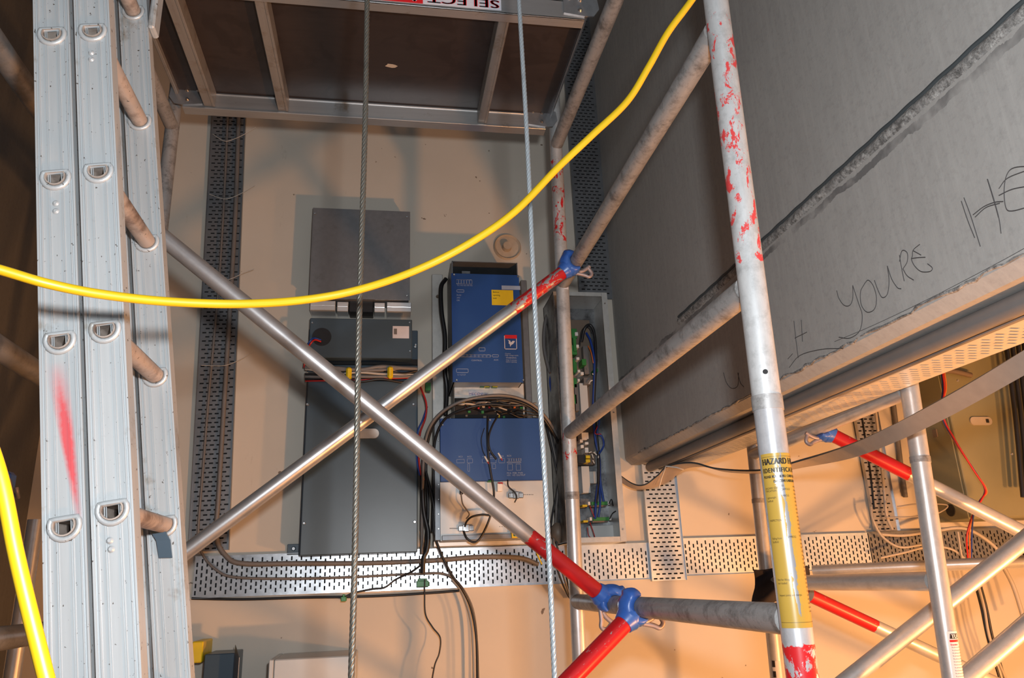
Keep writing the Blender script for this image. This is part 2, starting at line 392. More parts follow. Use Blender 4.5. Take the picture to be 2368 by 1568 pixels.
# ================================================================ PERFORATED TRAYS
def tray(name, label, org, U, Wd, Nn, length, width, mat, pu=.0206, pv=.029, sl=.018, sw=.0068, lip=.012, off=.012, parent=None, group=None):
    """U along the tray, Wd across it, Nn out of the wall; slots run across the tray in staggered rows"""
    U, Wd, Nn, org = V(U).normalized(), V(Wd).normalized(), V(Nn).normalized(), V(org)
    nc = max(1, int(length/pu)); pu = length/nc; mb = MB()
    q = lambda u, v: org+U*u+Wd*v+Nn*off
    nv = int((width-.008)/pv)
    for i in range(nc):
        u0 = i*pu; u1 = u0+pu; uc = (u0+u1)/2
        sh = (.5 if i % 2 else 0)*pv; v = (width-nv*pv)/2-pv*.25+sh; cells = []; cur = 0
        while v+pv <= width-.003:
            if v > cur+1e-5: mb.add([q(u0,cur),q(u1,cur),q(u1,v),q(u0,v)], [(0,1,2,3)])
            if v >= 0:
                vc = v+pv/2; a = sw/2; b = sl/2
                vs = [q(u0,v),q(u1,v),q(u1,v+pv),q(u0,v+pv), q(uc-a,vc-b),q(uc+a,vc-b),q(uc+a,vc+b),q(uc-a,vc+b)]
                mb.add(vs, [(0,1,5,4),(1,2,6,5),(2,3,7,6),(3,0,4,7)]); cur = v+pv
            v += pv
        if cur < width: mb.add([q(u0,cur),q(u1,cur),q(u1,width),q(u0,width)], [(0,1,2,3)])
    for v in (0, width):
        a, b = org+Wd*v+Nn*off, org+Wd*v+U*length+Nn*off
        mb.add([a, b, b+Nn*lip, a+Nn*lip], [(0,1,2,3)])
        mb.add([a, b, b-Nn*off*.9, a-Nn*off*.9], [(0,1,2,3)])
    g = 'galvanised perforated cable trays'
    o = obj(name, MB(), mat) if False else None
    c = org+U*length/2; mb.v = [tuple(V(x)-c) for x in mb.v]
    o = obj(name, mb, mat, None, .0014); o.location = c
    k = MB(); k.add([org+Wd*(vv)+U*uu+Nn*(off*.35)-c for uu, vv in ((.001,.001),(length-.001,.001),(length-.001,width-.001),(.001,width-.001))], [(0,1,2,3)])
    ko = obj('slot_shade_sheet', k, M['dark']); ko.parent = o  # dark sheet added behind the slots, standing in for the shade in them
    return setp(o, label, 'cable tray', g)
n_ = (0,-1,0)
def pt(px, py, Y=D): return PY(px, py, Y)
# long horizontal tray, left length (lower edge on z .., tapering avoided)
zt0, zt1 = 1.578, 1.750
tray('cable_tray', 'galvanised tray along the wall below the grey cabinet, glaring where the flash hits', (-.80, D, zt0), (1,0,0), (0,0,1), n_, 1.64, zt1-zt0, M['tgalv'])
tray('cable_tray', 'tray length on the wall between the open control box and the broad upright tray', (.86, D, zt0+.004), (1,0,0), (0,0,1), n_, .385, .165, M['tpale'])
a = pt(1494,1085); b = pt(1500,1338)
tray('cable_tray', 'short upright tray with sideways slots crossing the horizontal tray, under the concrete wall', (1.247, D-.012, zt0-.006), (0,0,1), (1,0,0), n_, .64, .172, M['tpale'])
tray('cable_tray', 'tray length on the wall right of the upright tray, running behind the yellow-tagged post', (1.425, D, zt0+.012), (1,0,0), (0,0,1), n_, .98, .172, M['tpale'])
tray('cable_tray', 'dim tray length below the olive cabinet, crossed by looping pale cables', (2.41, D, zt0+.016), (1,0,0), (0,0,1), n_, 1.47, .172, M['galvd'])  # cabinet's shadow put into the colour: darker zinc on this length
# left upright tray (leans a touch), dark, with cables
a = pt(440,1270); b = pt(500,150)
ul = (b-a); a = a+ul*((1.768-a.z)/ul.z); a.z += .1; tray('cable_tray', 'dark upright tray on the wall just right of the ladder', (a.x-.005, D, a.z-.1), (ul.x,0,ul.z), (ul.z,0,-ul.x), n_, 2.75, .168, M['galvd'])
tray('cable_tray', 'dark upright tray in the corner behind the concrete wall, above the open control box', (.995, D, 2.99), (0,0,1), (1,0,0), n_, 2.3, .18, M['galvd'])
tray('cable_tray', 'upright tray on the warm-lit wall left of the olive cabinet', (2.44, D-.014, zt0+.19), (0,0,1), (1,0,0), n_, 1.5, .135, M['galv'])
# tray under the concrete wall
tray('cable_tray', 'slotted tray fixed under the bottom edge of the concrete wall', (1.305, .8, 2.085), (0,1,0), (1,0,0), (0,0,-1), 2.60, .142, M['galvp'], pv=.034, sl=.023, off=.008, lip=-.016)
mb = MB(); mb.sweep([(1.262,.5,2.094),(1.262,2.0,2.094),(1.264,3.5,2.096)], .023, 16); mb.box(1.287,1.303,.6,3.45,2.074,2.118,.002)
solo('conduit', mb, M['greyc'], 'grey conduit running along the underside of the concrete wall', 'conduit')

# ================================================================ CABLES ON LEFT TRAY
wire([(531,150,3.56),(521,400,3.56),(507,640,3.56),(484,900,3.56),(468,1100,3.56),(458,1240,3.56),(470,1285,3.56),(500,1318,3.555),(545,1335,3.555),(680,1338,3.555),(820,1334,3.555),(960,1327,3.555),(1035,1330,3.55),(1080,1378,3.55),(1100,1450,3.55),(1104,1600,3.55)], .0055, M['greyc'], 'grey_cable', 'thin grey cable down the dark tray, round the corner and along the bright one', 'cable', k=6)
wire([(555,150,3.565),(546,450,3.565),(536,640,3.565),(520,900,3.565),(505,1150,3.565),(500,1240,3.565),(522,1285,3.56),(560,1303,3.555),(680,1303,3.555),(850,1302,3.555),(1000,1296,3.555),(1110,1288,3.555),(1200,1290,3.555),(1245,1305,3.56)], .0105, M['greyc'], 'grey_cable', 'thick grey cable along the upper edge of the bright tray', 'cable', k=6)
wire([(443,1384,3.585),(560,1386,3.585),(700,1382,3.585),(860,1379,3.585),(1000,1371,3.585),(1062,1366,3.585)], .0055, M['black'], 'black_cable', 'thin black cable along the lower edge of the bright tray', 'cable', k=6)
for i, (cx_, cy_) in enumerate(((532,318),(530,452),(528,640),(524,838))):
    mb = MB(); random.seed(i)
    mb.sweep(catmull([PY(cx_-40-6*i, cy_-8+5*i, 3.56), PY(cx_-14, cy_+8, 3.54), PY(cx_+8, cy_+4, 3.53), PY(cx_+34, cy_-8, 3.50), PY(cx_+60, cy_-24+6*(i == 2), 3.46)], 5), .0016, 5)
    solo('cable_tie', mb, M['tie'], ['uppermost pale cable tie on the dark upright tray, just below the platform', 'cable tie on the dark upright tray, second from the top, with a long raised tail', 'cable tie on the dark upright tray, just above the diagonal brace', 'lowest cable tie on the dark upright tray'][i], 'cable tie', 'cable ties on the dark tray')

# ================================================================ WALL EQUIPMENT
def frontbox(mb, px, yf, yb=D, bev=.002):
    X0, X1, Z0, Z1 = RC(*px, yf); mb.box(X0, X1, yf, yb, Z0, Z1, bev); return X0, X1, Z0, Z1
# plain grey control cover
X0, X1, Z0, Z1 = RC(719,486,948,690,3.47)
g = thing('metal_enclosure', 'plain grey sheet-metal enclosure with corner screws, above the slate cabinet', 'enclosure', (X0, 3.6, Z0))
obj('body', MB().box(X0+.004, X1-.004, 3.474, 3.6, Z0, Z1, .002), M['galvd'], g)
obj('cover', MB().box(X0, X1, 3.470, 3.474, Z0-.004, Z1+.003, .001), M['galvd'], g)
mb = MB()
for p in ((728,494),(941,502),(723,683),(941,684)): screw(mb, PY(p[0],p[1],3.47), .006)
obj('screw', mb, M['chrome'], g)
A = RC(717,697,951,719,3.49)
mb = MB(); W_ = A[1]-A[0]
for s0, s1, y0 in ((0,.245,3.49),(.262,.37,3.50),(.63,.735,3.50),(.755,1,3.49)):
    mb.mark(); mb.box(A[0]+W_*s0, A[0]+W_*s1, y0, 3.6, A[2], (A[2]+A[3])/2+.0005, .002); mb.box(A[0]+W_*s0, A[0]+W_*s1, y0, 3.6, (A[2]+A[3])/2, A[3], .002)
obj('mounting_bracket', mb, M['bright'], g)['label'] = 'bright zinc bracket strip'
obj('cable_entry', MB().box(A[0]+W_*.38, A[0]+W_*.62, 3.51, 3.6, A[2], A[3]+.01, .003), M['black'], g)
# slate cabinet
g = thing('control_cabinet', 'tall slate-blue cabinet with upper cover, wiring slot and pull handle, behind the crossed braces', 'cabinet', PY(830,1282,3.6))
X0, X1, Z0, Z1 = RC(703,762,966,1281,3.52)
obj('back_plate', MB().box(X0, X1, 3.52, 3.6, Z0, Z1, .003), M['slate'], g)
A = RC(715,737,953,828,3.44)
cv = obj('upper_cover', MB().box(A[0], A[1], 3.44, 3.52, A[2], A[3], .003), M['slate'], g)
p = PY(744,779,3.439)
mb = MB(); mb.tube((p.x,3.439,p.z),(p.x,3.443,p.z), .044, .040, 32); obj('grommet_ring', mb, M['black'], cv)
mb = MB(); mb.tube((p.x,3.4385,p.z),(p.x,3.44,p.z), .035, .035, 28); obj('cable_hole', mb, M['black'], cv)
A2 = RC(908,754,946,782,3.437); obj('rating_label', MB().box(A2[0],A2[1],3.4385,3.4405,A2[2],A2[3]), M['sticker'], cv)
A2 = RC(911,760,918,773,3.437); obj('label_print', MB().box(A2[0],A2[1],3.4375,3.4388,A2[2],A2[3]), M['greyc'], cv)
mb = MB()
for q in ((722,746),(947,746),(948,812),(722,812)): screw(mb, PY(q[0],q[1],3.44), .005)
screw(mb, PY(960,803,3.52), .008, .008); screw(mb, PY(961,798,3.515), .006, .008); obj('screw', mb, M['chrome'], g)
wire([(742,790,3.43),(728,786,3.41),(718,795,3.40),(708,815,3.44),(703,850,3.47)], .004, M['red'], 'red_wire', parent=g)
wire([(742,786,3.43),(726,782,3.41),(716,790,3.40),(703,812,3.44)], .004, M['bwire'], 'blue_wire', parent=g)
A = RC(706,829,966,842,3.50); obj('slot_shadow_gap', MB().box(A[0], A[1], 3.505, 3.52, A[2], A[3]), M['dark'], g)
random.seed(11)
for i, (mm, r) in enumerate(((M['greyc'],.010),(M['greyc'],.009),(M['palec'],.005),(M['black'],.007),(M['palec'],.006),(M['greyc'],.008),(M['red'],.0035),(M['black'],.006))):
    yy = 850+i*4.2
    wire([(706,yy+random.uniform(-6,6),3.47),(770,yy+random.uniform(-5,5),3.45),(830,yy+random.uniform(-6,6),3.44),(880,yy+random.uniform(-7,4),3.44),(930,yy+random.uniform(-4,6),3.46),(964,yy+random.uniform(-6,9),3.48)], r, mm, 'loom_wire', parent=g)
for (a0, b0) in ((800,848),(896,846)):
    A = RC(a0, b0, a0+13, b0+28, 3.42); obj('yellow_tape', MB().box(A[0],A[1],3.42,3.47,A[2],A[3],.008), M['yel'], g)
A = RC(702,880,966,1281,3.47)
dr = obj('door', MB().box(A[0], A[1], 3.47, 3.52, A[2], A[3], .004), M['slate'], g)
c = PY(848,1003,3.468); mb = MB(); hw, hh = .055, .022
def slot_outline(hw, hh, n=10):
    o = []
    for i in range(n+1): t = -PI/2+PI*i/n; o.append((hw-hh+hh*math.cos(t), hh*math.sin(t)))
    for i in range(n+1): t = PI/2+PI*i/n; o.append((-(hw-hh)+hh*math.cos(t), hh*math.sin(t)))
    return o
mb.prism(slot_outline(hw, hh), lambda u, v: (c.x+u, 3.462, c.z+v), lambda u, v: (c.x+u, 3.47, c.z+v)); h = obj('recessed_handle', mb, M['galvp'], dr); h['label'] = 'pale oval pull handle'
mb = MB(); mb.prism(slot_outline(hw*.80, hh*.62), lambda u, v: (c.x+u, 3.4605, c.z+v), lambda u, v: (c.x+u, 3.463, c.z+v)); obj('handle_recess', mb, M['white'], dr)
mb = MB()
for q in ((711,935),(956,935),(703,1210),(959,1207)): screw(mb, PY(q[0],q[1],3.47), .007)
obj('door_screw', mb, M['chrome'], dr)
A = RC(664,1258,700,1283,3.585); tb = obj('mounting_tab', MB().box(A[0], A[1]+.02, 3.585, 3.6, A[2], A[3], .002), M['slate'], g)
mb = MB(); screw(mb, PY(679,1269,3.585), .010, .006); obj('tab_bolt', mb, M['chrome'], tb)
# ---- blue drive
g = thing('motor_drive', 'upper blue drive unit with printed diagrams and a yellow notice, right of the slate cabinet', 'drive unit', PY(1130,900,3.6))
YF = 3.32
A = RC(1045,634,1205,884,YF); B_ = RC(1043,605,1203,636,YF)
mb = MB(); x0, x1, z0, z1 = A[0]+.004, A[1]-.004, A[2], B_[3]
mb.box(x0, x0+.004, YF+.004, 3.6, z0, z1).box(x1-.004, x1, YF+.004, 3.6, z0, z1).box(x0, x1, 3.59, 3.6, z0, z1).box(x0, x1, YF+.004, 3.6, z0, z0+.004).box(x0,x1,YF+.004,3.6,z1-.003,z1)
obj('chassis', mb, M['galvd'], g)
cv = obj('front_cover', MB().box(A[0], A[1], YF, YF+.004, A[2], A[3], .001), M['blue'], g)
mb = MB(); mb.box(x0+.02, x0+.16, YF+.05, YF+.12, B_[2]-.01, B_[2]+.022).box(x0+.05,x0+.09,YF+.03,YF+.1,B_[2]-.02,B_[2]+.03)
obj('busbar', mb, M['inner'], g)
A2 = RC(1137,671,1187,706,YF); obj('yellow_notice', MB().box(A2[0],A2[1],YF-.0012,YF,A2[2],A2[3]), M['yel'], cv)
A2 = RC(1160,661,1203,670,YF); obj('maker_plate', MB().box(A2[0],A2[1],YF-.0012,YF,A2[2],A2[3]), M['print'], cv)
A2 = RC(1160,722,1179,741,YF); obj('small_label', MB().box(A2[0],A2[1],YF-.0012,YF,A2[2],A2[3]), M['sticker'], cv)
mb = MB(); txt = []
def pr(px, py, s_, h, yf, mb, space=1.0, bold=False):
    o = PY(px, py, yf-.0016); sz = h/1750*yf*1.0*1.35
    text_into(mb, s_, sz, lambda u, v: (o.x+u, yf-.0016, o.z+v), space, 1, bold)
def frame(mb, px, yf, th=.0016):
    a = RC(*px, yf); y = yf-.0016
    for (p, q, r, s_) in ((a[0],a[1],a[2],a[2]+th),(a[0],a[1],a[3]-th,a[3]),(a[0],a[0]+th,a[2],a[3]),(a[1]-th,a[1],a[2],a[3])): mb.box(p, q, y, yf, r, s_)
frame(mb, (1054,647,1092,657), YF); frame(mb, (1056,670,1073,676), YF); frame(mb, (1062,820,1135,826), YF); frame(mb, (1138,820,1153,826), YF)
frame(mb, (1107,804,1122,812), YF); frame(mb, (1055,853,1083,862), YF)
for i in range(6): frame(mb, (1054+i*6.3,647,1060+i*6.3,657), YF, .001)
for i in range(8): frame(mb, (1063+i*9,820,1070+i*9,826), YF, .001)
for px_, py_, s_, h_ in ((1057,661,'X1 X2 X3 X4 X5',4),(1056,684,'RUN',4),(1056,690,'24V',4),(1056,696,'OK',4),(1090,835,'CONTROL',4),(1142,834,'AUX',4),(1058,868,'L1 L2 L3',4),(1168,819,'Caution',3.2),(1168,823,'High voltage inside',3.2),(1170,829,'WARNING',4),(1170,834,'Wait 5 minutes',3.2),(1170,838,'before opening',3.2),(1167,868,'EXIT',0)):
    if h_: pr(px_, py_, s_, h_, YF, mb)
obj('front_printing', mb, M['print'], cv)
mb = MB(); pr(1140,677,'Before',4.2,YF-.001,mb); pr(1140,684,'opening',4.2,YF-.001,mb); pr(1140,691,'wait',4.2,YF-.001,mb); obj('notice_printing', mb, M['ink'], cv)
mb = MB(); frame(mb, (1166,775,1195,808), YF, .003); obj('hazard_frame', mb, M['sticker'], cv)
A2 = RC(1167,775,1195,783,YF); obj('danger_strip', MB().box(A2[0],A2[1],YF-.002,YF,A2[2],A2[3]), M['redink'], cv)
mb = MB(); fl = [(1174,786),(1180,788),(1181,792),(1186,788),(1191,789),(1187,795),(1182,798),(1180,802),(1179,796),(1176,794),(1177,790)]
mb.prism([(x,y) for x, y in fl], lambda u, v: PY(u, v, YF-.0018), lambda u, v: PY(u, v, YF)); obj('lightning_symbol', mb, M['sticker'], cv)
mb = MB()
for q in ((1050,636),(1198,640),(1056,880),(1210,880)): screw(mb, PY(q[0],q[1]-1,YF), .006)
obj('screw', mb, M['chrome'], cv)
# backing frame left of the drives
g = thing('mounting_rack', 'pale folded-steel mounting frame behind the blue units, its left rail showing', 'frame', PY(1010,1262,3.6))
A = RC(1000,634,1036,1262,3.55); A3 = RC(1000,1245,1240,1262,3.55)
obj('side_rail', MB().box(A[0], A[0]+.055, 3.55, 3.6, A[2], A[3], .003), M['galvp'], g)
obj('bottom_rail', MB().box(A[0], A3[1], 3.53, 3.6, A3[2], A3[3], .003), M['galvp'], g)
obj('side_rail', MB().box(A3[1]-.02, A3[1]+.012, 3.55, 3.6, A[2], A[3]-.02, .003), M['galvd'], g)
mb = MB(); screw(mb, PY(1012,686,3.55), .009, .012); obj('cable_gland', mb, M['pcb'], g)
wire([(1031,645,3.5),(1020,665,3.48),(1021,720,3.47),(1029,780,3.47),(1028,850,3.48),(1033,900,3.5),(1030,960,3.5)], .011, M['black'], 'black_cable_bundle', 'black cable bundle beside the upper blue drive, tied to the frame', 'cable bundle')
# terminal base below upper drive
g = thing('terminal_unit', 'pale terminal unit full of connectors and black wiring between the two blue panels', 'terminal unit', PY(1130,965,3.6))
A = RC(1050,886,1213,968,3.42); body = obj('body', MB().box(A[0],A[1],3.42,3.6,A[2],A[3],.003), M['galvp'], g)
mb = MB()
for q in ((1110,889,1119,895),(1122,888,1133,896),(1137,888,1150,896)):
    a = RC(*q,3.40); mb.mark(); mb.box(a[0],a[1],3.40,3.42,a[2],a[3],.001)
obj('green_connector', mb, M['green'], g)
mb = MB()
for q in ((1120,890,1132,895),(1139,890,1151,895)):
    a = RC(*q,3.395); mb.mark(); mb.box(a[0],a[1],3.395,3.42,a[2],a[3],.001)
obj('yellow_connector', mb, M['yel'], g)
a = RC(1084,903,1118,915,3.418); obj('label_plate', MB().box(a[0],a[1],3.4175,3.4205,a[2],a[3]), M['sticker'], g)
mb = MB(); pr(1085,914,'MEIDENHAI',6.5,3.417,mb); obj('label_printing', mb, M['bwire'], g)
a = RC(1052,920,1210,966,3.40); obj('circuit_board', MB().box(a[0],a[1],3.405,3.42,a[2],a[3]), M['dark'], g)
random.seed(21); cols = [M['wht'],M['yel'],M['red'],M['green'],M['palec'],M['pcb'],M['orange'],M['white']]
for i in range(22):
    px_ = random.uniform(1058,1204); py_ = random.uniform(922,962); w_ = random.uniform(3,8); h_ = random.uniform(3,7)
    a = RC(px_,py_,px_+w_,py_+h_,3.395); obj('terminal_block', MB().box(a[0],a[1],3.395,3.41,a[2],a[3],.001), random.choice(cols), g)
for i in range(16):
    px_ = random.uniform(1050,1190); py_ = random.uniform(928,962)
    wire([(px_,py_,3.40),(px_+random.uniform(5,25),py_+random.uniform(-10,8),3.36),(px_+random.uniform(25,50),py_+random.uniform(-8,10),3.37),(px_+random.uniform(40,80),py_+random.uniform(-4,14),3.38)], random.choice((.003,.004,.0055)), random.choice((M['black'],M['black'],M['black'],M['greyc'],M['palec'])), 'loom_wire', parent=g, n=6, k=5)
# lower unit: blue + white panel
g = thing('inverter_unit', 'lower unit with a wide blue cover over a white panel, loose leads hanging across it', 'inverter unit', PY(1130,1250,3.6))
A = RC(1018,1110,1262,1248,3.40); A1 = RC(1018,967,1256,1112,3.37)
obj('body', MB().box(A[0]+.003, A[1]-.003, 3.402, 3.548, A[2], A1[3]-.004, .003), M['galvd'], g)
wp = obj('white_panel', MB().box(A[0], A[1], 3.40, 3.404, A[2], A[3]+.02, .001), M['white'], g)
cv = obj('blue_cover', MB().box(A1[0], A1[1], 3.37, 3.40, A1[2], A1[3], .002), M['blue'], g)
mb = MB()
for q in ((1056,1062,1074,1071),(1080,1061,1093,1071),(1115,1061,1128,1071),(1132,1060,1147,1071),(1153,1060,1167,1071),(1172,1060,1205,1067),(1172,1068,1205,1071)): frame(mb, q, 3.37, .001)
for i in range(6): frame(mb, (1172+i*5.5,1060,1177+i*5.5,1067), 3.37, .0008)
for q in ((1174,1073,1185,1088),(1193,1073,1204,1088),(1081,1072,1086,1090),(1138,1073,1146,1084)): frame(mb, q, 3.37, .001)
for px_, py_, s_ in ((1060,1058,'XC1'),(1080,1058,'XC2'),(1115,1058,'XD1'),(1133,1057,'XD2'),(1154,1057,'XD3'),(1172,1056,'XC4'),(1172,1096,'M1A  M2B  PWR'),(1172,1101,'+V1  -V2  OUTPUT')): pr(px_,py_,s_,4,3.37,mb)
obj('front_printing', mb, M['print'], cv)
mb = MB()
for q in ((1023,982),(1133,971),(1133,1045)): screw(mb, PY(q[0],q[1],3.37), .006)
obj('screw', mb, M['chrome'], cv)
mb = MB()
for i in range(7): mb.disc(PY(1041+i*3.2,1222,3.40)+V((0,-.0005,0)), (0,1,0), .0022, .001, 8)
for i in range(7): mb.disc(PY(1208+i*4,1144,3.40)+V((0,-.0005,0)), (0,1,0), .0020, .001, 8)
for i in range(6): mb.disc(PY(1156+i*5,1218,3.40)+V((0,-.0005,0)), (0,1,0), .0018, .001, 8)
obj('vent_hole', mb, M['dark'], wp, 0, False)
for (px_, py_) in ((1078,1222),(1193,1146)):
    mb = MB(); c = PY(px_,py_,3.39); mb.box(c.x-.035,c.x+.035,3.385,3.40,c.z-.012,c.z+.012,.003).box(c.x-.018,c.x+.012,3.37,3.39,c.z-.016,c.z+.016,.003)
    obj('connector', mb, M['chrome'], wp)
for q in ((1064,1130,1072,1142,M['dark']),(1150,1117,1162,1136,M['wht']),(1151,1115,1163,1120,M['red']),(1128,1108,1142,1114,M['green']),(1183,1222,1212,1244,M['yel'])):
    a = RC(*q[:4],3.37); obj('plug_block', MB().box(a[0],a[1],3.37,3.405,a[2],a[3],.002), q[4], wp)
a = RC(1188,1228,1208,1240,3.365); obj('green_relay', MB().box(a[0],a[1],3.365,3.38,a[2],a[3],.002), M['green'], wp)
mb = MB(); a = RC(1005,967,1018,1250,3.42); mb.box(a[0],a[1],3.42,3.548,a[2],a[3],.002)
sd = obj('side_flange', mb, M['galvd'], g); mb = MB()
for i in range(8): screw(mb, PY(1014,985+i*34,3.42), .004)
obj('rivet', mb, M['chrome'], sd)
a = RC(1022,1236,1200,1248,3.385); obj('lower_lip', MB().box(a[0],a[1],3.385,3.40,a[2],a[3],.002), M['galvd'], g)
# loose leads
wire([(1128,962,3.35),(1127,1010,3.33),(1130,1060,3.33),(1136,1100,3.34),(1142,1135,3.35),(1140,1170,3.35),(1128,1210,3.36),(1110,1245,3.36),(1096,1254,3.36),(1080,1245,3.36),(1072,1228,3.37)], .005, M['black'], 'black_lead', 'black lead looping down over the white panel to its lower connector', 'cable', n=7)
wire([(1152,960,3.35),(1138,985,3.33),(1130,1012,3.325),(1133,1040,3.325),(1148,1062,3.33)], .0045, M['black'], 'black_lead', 'short black lead crossing the blue panel to a white ferrule', 'cable', n=7)
wire([(1120,990,3.345),(1113,1015,3.34),(1116,1040,3.34),(1124,1058,3.34)], .0018, M['black'], 'black_lead', 'thinnest dark lead on the blue panel, left of the others', 'cable', n=6)
for (a0,b0,a1,b1,w_) in ((1121,1056,1128,1068,'left'),(1152,1048,1159,1060,'right')):
    gg = thing('wire_ferrule', 'white cable end with a red tip, the %s of two on the blue panel' % w_, 'cable end', PY(a1,b1,3.33)); mb = MB(); mb.tube(PY(a0,b0,3.335), PY(a1,b1,3.33), .004, .0045, 10); obj('sleeve', mb, M['wht'], gg)
    mb = MB(); mb.tube(PY(a1,b1,3.33), PY(a1+2.5,b1+5,3.33), .003, .002, 8); obj('tip', mb, M['red'], gg)
wire([(1145,1170,3.36),(1140,1190,3.35),(1115,1190,3.35),(1092,1195,3.35),(1080,1205,3.36),(1075,1218,3.37)], .0045, M['black'], 'black_lead', 'black lead arching left over the white panel', 'cable', n=7)
wire([(1066,1140,3.37),(1070,1165,3.36),(1080,1180,3.36),(1085,1190,3.36),(1078,1200,3.36)], .003, M['greyc'], 'grey_lead', 'thin grey lead from the dark plug on the white panel', 'cable', n=6)
wire([(1174,1110,3.37),(1176,1125,3.36),(1190,1138,3.36),(1195,1150,3.36),(1190,1162,3.36)], .003, M['black'], 'black_lead', 'little black lead to the upper connector of the white panel', 'cable', n=6)
# big arching cable bundles over the terminal area
g = thing('cable_loom', 'brown and black cable loom arching over the lower blue panel', 'cable loom', PY(1130,930,3.35))
wire([(975,1280,3.50),(976,1190,3.47),(978,1100,3.45),(984,1020,3.42),(1005,970,3.36),(1050,935,3.32),(1110,918,3.30),(1170,915,3.30),(1225,932,3.33),(1262,965,3.38),(1290,1010,3.45)], .0075, M['greyc'], 'loom_cable', parent=g)
wire([(982,1280,3.50),(990,1180,3.47),(985,1080,3.45),(992,1010,3.41),(1015,965,3.36),(1060,930,3.32),(1120,922,3.30),(1190,926,3.30),(1240,950,3.33),(1272,990,3.38),(1300,1040,3.46)], .0065, M['black'], 'loom_cable', parent=g)
wire([(1000,1230,3.48),(1003,1100,3.44),(1006,1020,3.40),(1030,968,3.35),(1080,944,3.31),(1130,935,3.30),(1180,938,3.30)], .006, M['black'], 'loom_cable', parent=g)
g = thing('cable_bundle', 'black cable bundle hanging between the slate cabinet and the white panel, past the tray', 'cable bundle', PY(985,1300,3.5))
wire([(976,1100,3.46),(980,1180,3.46),(990,1230,3.46),(988,1270,3.46),(980,1290,3.46),(978,1325,3.47)], .010, M['black'], 'bundle_cable', parent=g)
wire([(985,1090,3.45),(1003,1170,3.44),(1004,1230,3.45),(1020,1280,3.46),(1045,1330,3.47),(1070,1365,3.48),(1090,1410,3.5),(1102,1480,3.5),(1106,1600,3.5)], .0055, M['black'], 'bundle_cable', parent=g)
wire([(968,885,3.47),(985,930,3.46),(984,965,3.46),(972,1000,3.46),(968,1040,3.46),(972,1090,3.46),(980,1110,3.45)], .0045, M['red'], 'red_wire', 'red wire bowing out right of the slate cabinet', 'cable', n=7)
wire([(988,940,3.465),(978,970,3.465),(966,1000,3.465),(964,1060,3.465),(970,1100,3.46)], .004, M['bwire'], 'blue_wire', 'blue wire beside the bowing red one, right of the slate cabinet', 'cable', n=7)
wire([(982,1340,3.50),(982,1370,3.50),(984,1420,3.50),(1000,1450,3.50),(1018,1475,3.50),(1016,1510,3.50),(1005,1540,3.50),(995,1600,3.50)], .0032, M['black'], 'hanging_lead', 'thin black lead dangling below the tray from the green plug', 'cable', n=6)
wire([(985,1296,3.5),(955,1320,3.52),(915,1340,3.54),(890,1358,3.54),(860,1362,3.54),(815,1372,3.54),(797,1382,3.54)], .0042, M['black'], 'black_lead', 'black lead running down-left across the glaring tray to a small green plug', 'cable', n=7)
wire([(1045,1340,3.53),(1068,1370,3.53),(1088,1430,3.53),(1094,1500,3.53),(1096,1600,3.53)], .005, M['palec'], 'pale_cable', 'pale cable falling from the bright tray beside black ones', 'cable', n=7)
for q, lab in (((964,1343,992,1357),'green connector hanging in front of the bright tray'),((788,1380,800,1391),'small green connector just below the bright tray')):
    a = RC(*q,3.49); solo('green_plug', MB().box(a[0],a[1],3.50,3.585,a[2],a[3],.002).box(a[0]+.006,a[1]-.006,3.51,3.55,a[3]-.002,a[3]+.01,.002), M['green'], lab, 'connector')
a = RC(983,886,996,904,3.47); solo('green_plug', MB().box(a[0],a[1],3.46,3.5,a[2],a[3],.002), M['green'], 'green connector at the right edge of the slate cabinet', 'connector')
# ---- open control box right of the far post
g = thing('control_box', 'tall open-fronted steel control box crammed with terminals, behind the far scaffold post', 'control box', PY(1380,1256,3.6))
YF = 3.36; A = RC(1300,676,1410,1255,YF); z0, z1 = A[2], A[3]; x0 = PY(1322,1000,YF).x-.05; x1 = PY(1420,960,YF).x+.012
mb = MB(); mb.box(x0, x1, 3.585, 3.6, z0, z1)
obj('back_panel', mb, M['inner'], g)
obj('left_side', MB().box(x0, x0+.004, YF, 3.6, z0, z1), M['inner'], g)
obj('right_side', MB().box(x1-.004, x1, YF, 3.6, z0, z1).box(x1-.028, x1, YF-.002, YF+.001, z0, z1), M['galvp'], g)
obj('top_side', MB().box(x0, x1-.005, YF, 3.6, z1-.004, z1).box(x0, x1-.029, YF-.002, YF+.001, z1-.02, z1), M['galvp'], g)
obj('bottom_side', MB().box(x0, x1-.005, YF, 3.6, z0, z0+.004).box(x0, x1-.029, YF-.002, YF+.001, z0, z0+.022), M['galvp'], g)
mb = MB()
for q in ((1421,954),(1439,1224),(1401,702)): screw(mb, V((x1-.014, YF-.002, PY(q[0],q[1],YF).z)), .005)
obj('flange_screw', mb, M['chrome'], g)
def comp(px, y0, y1, mat, nm, bev=.001):
    a = RC(*px, y0); return obj(nm, MB().box(a[0],a[1],y0,y1,a[2],a[3],bev), mat, g)
comp((1322,740,1372,1000),3.52,3.585,M['pcb'],'circuit_board')
comp((1322,1000,1375,1075),3.53,3.585,M['pcb'],'circuit_board')
for i in range(5): comp((1322,760+i*38,1334,782+i*38),3.46,3.52,M['green'],'terminal_strip')
for q in ((1330,768,1337,776),(1332,797,1339,804),(1333,826,1340,832),(1336,855,1342,861),(1343,860,1350,867),(1336,876,1341,882),(1345,1000,1357,1017),(1341,1016,1348,1023),(1353,1022,1361,1028),(1343,1029,1350,1036),(1353,1035,1361,1047),(1357,1000,1361,1015)): comp(q,3.45,3.52,M['wht'],'white_connector')
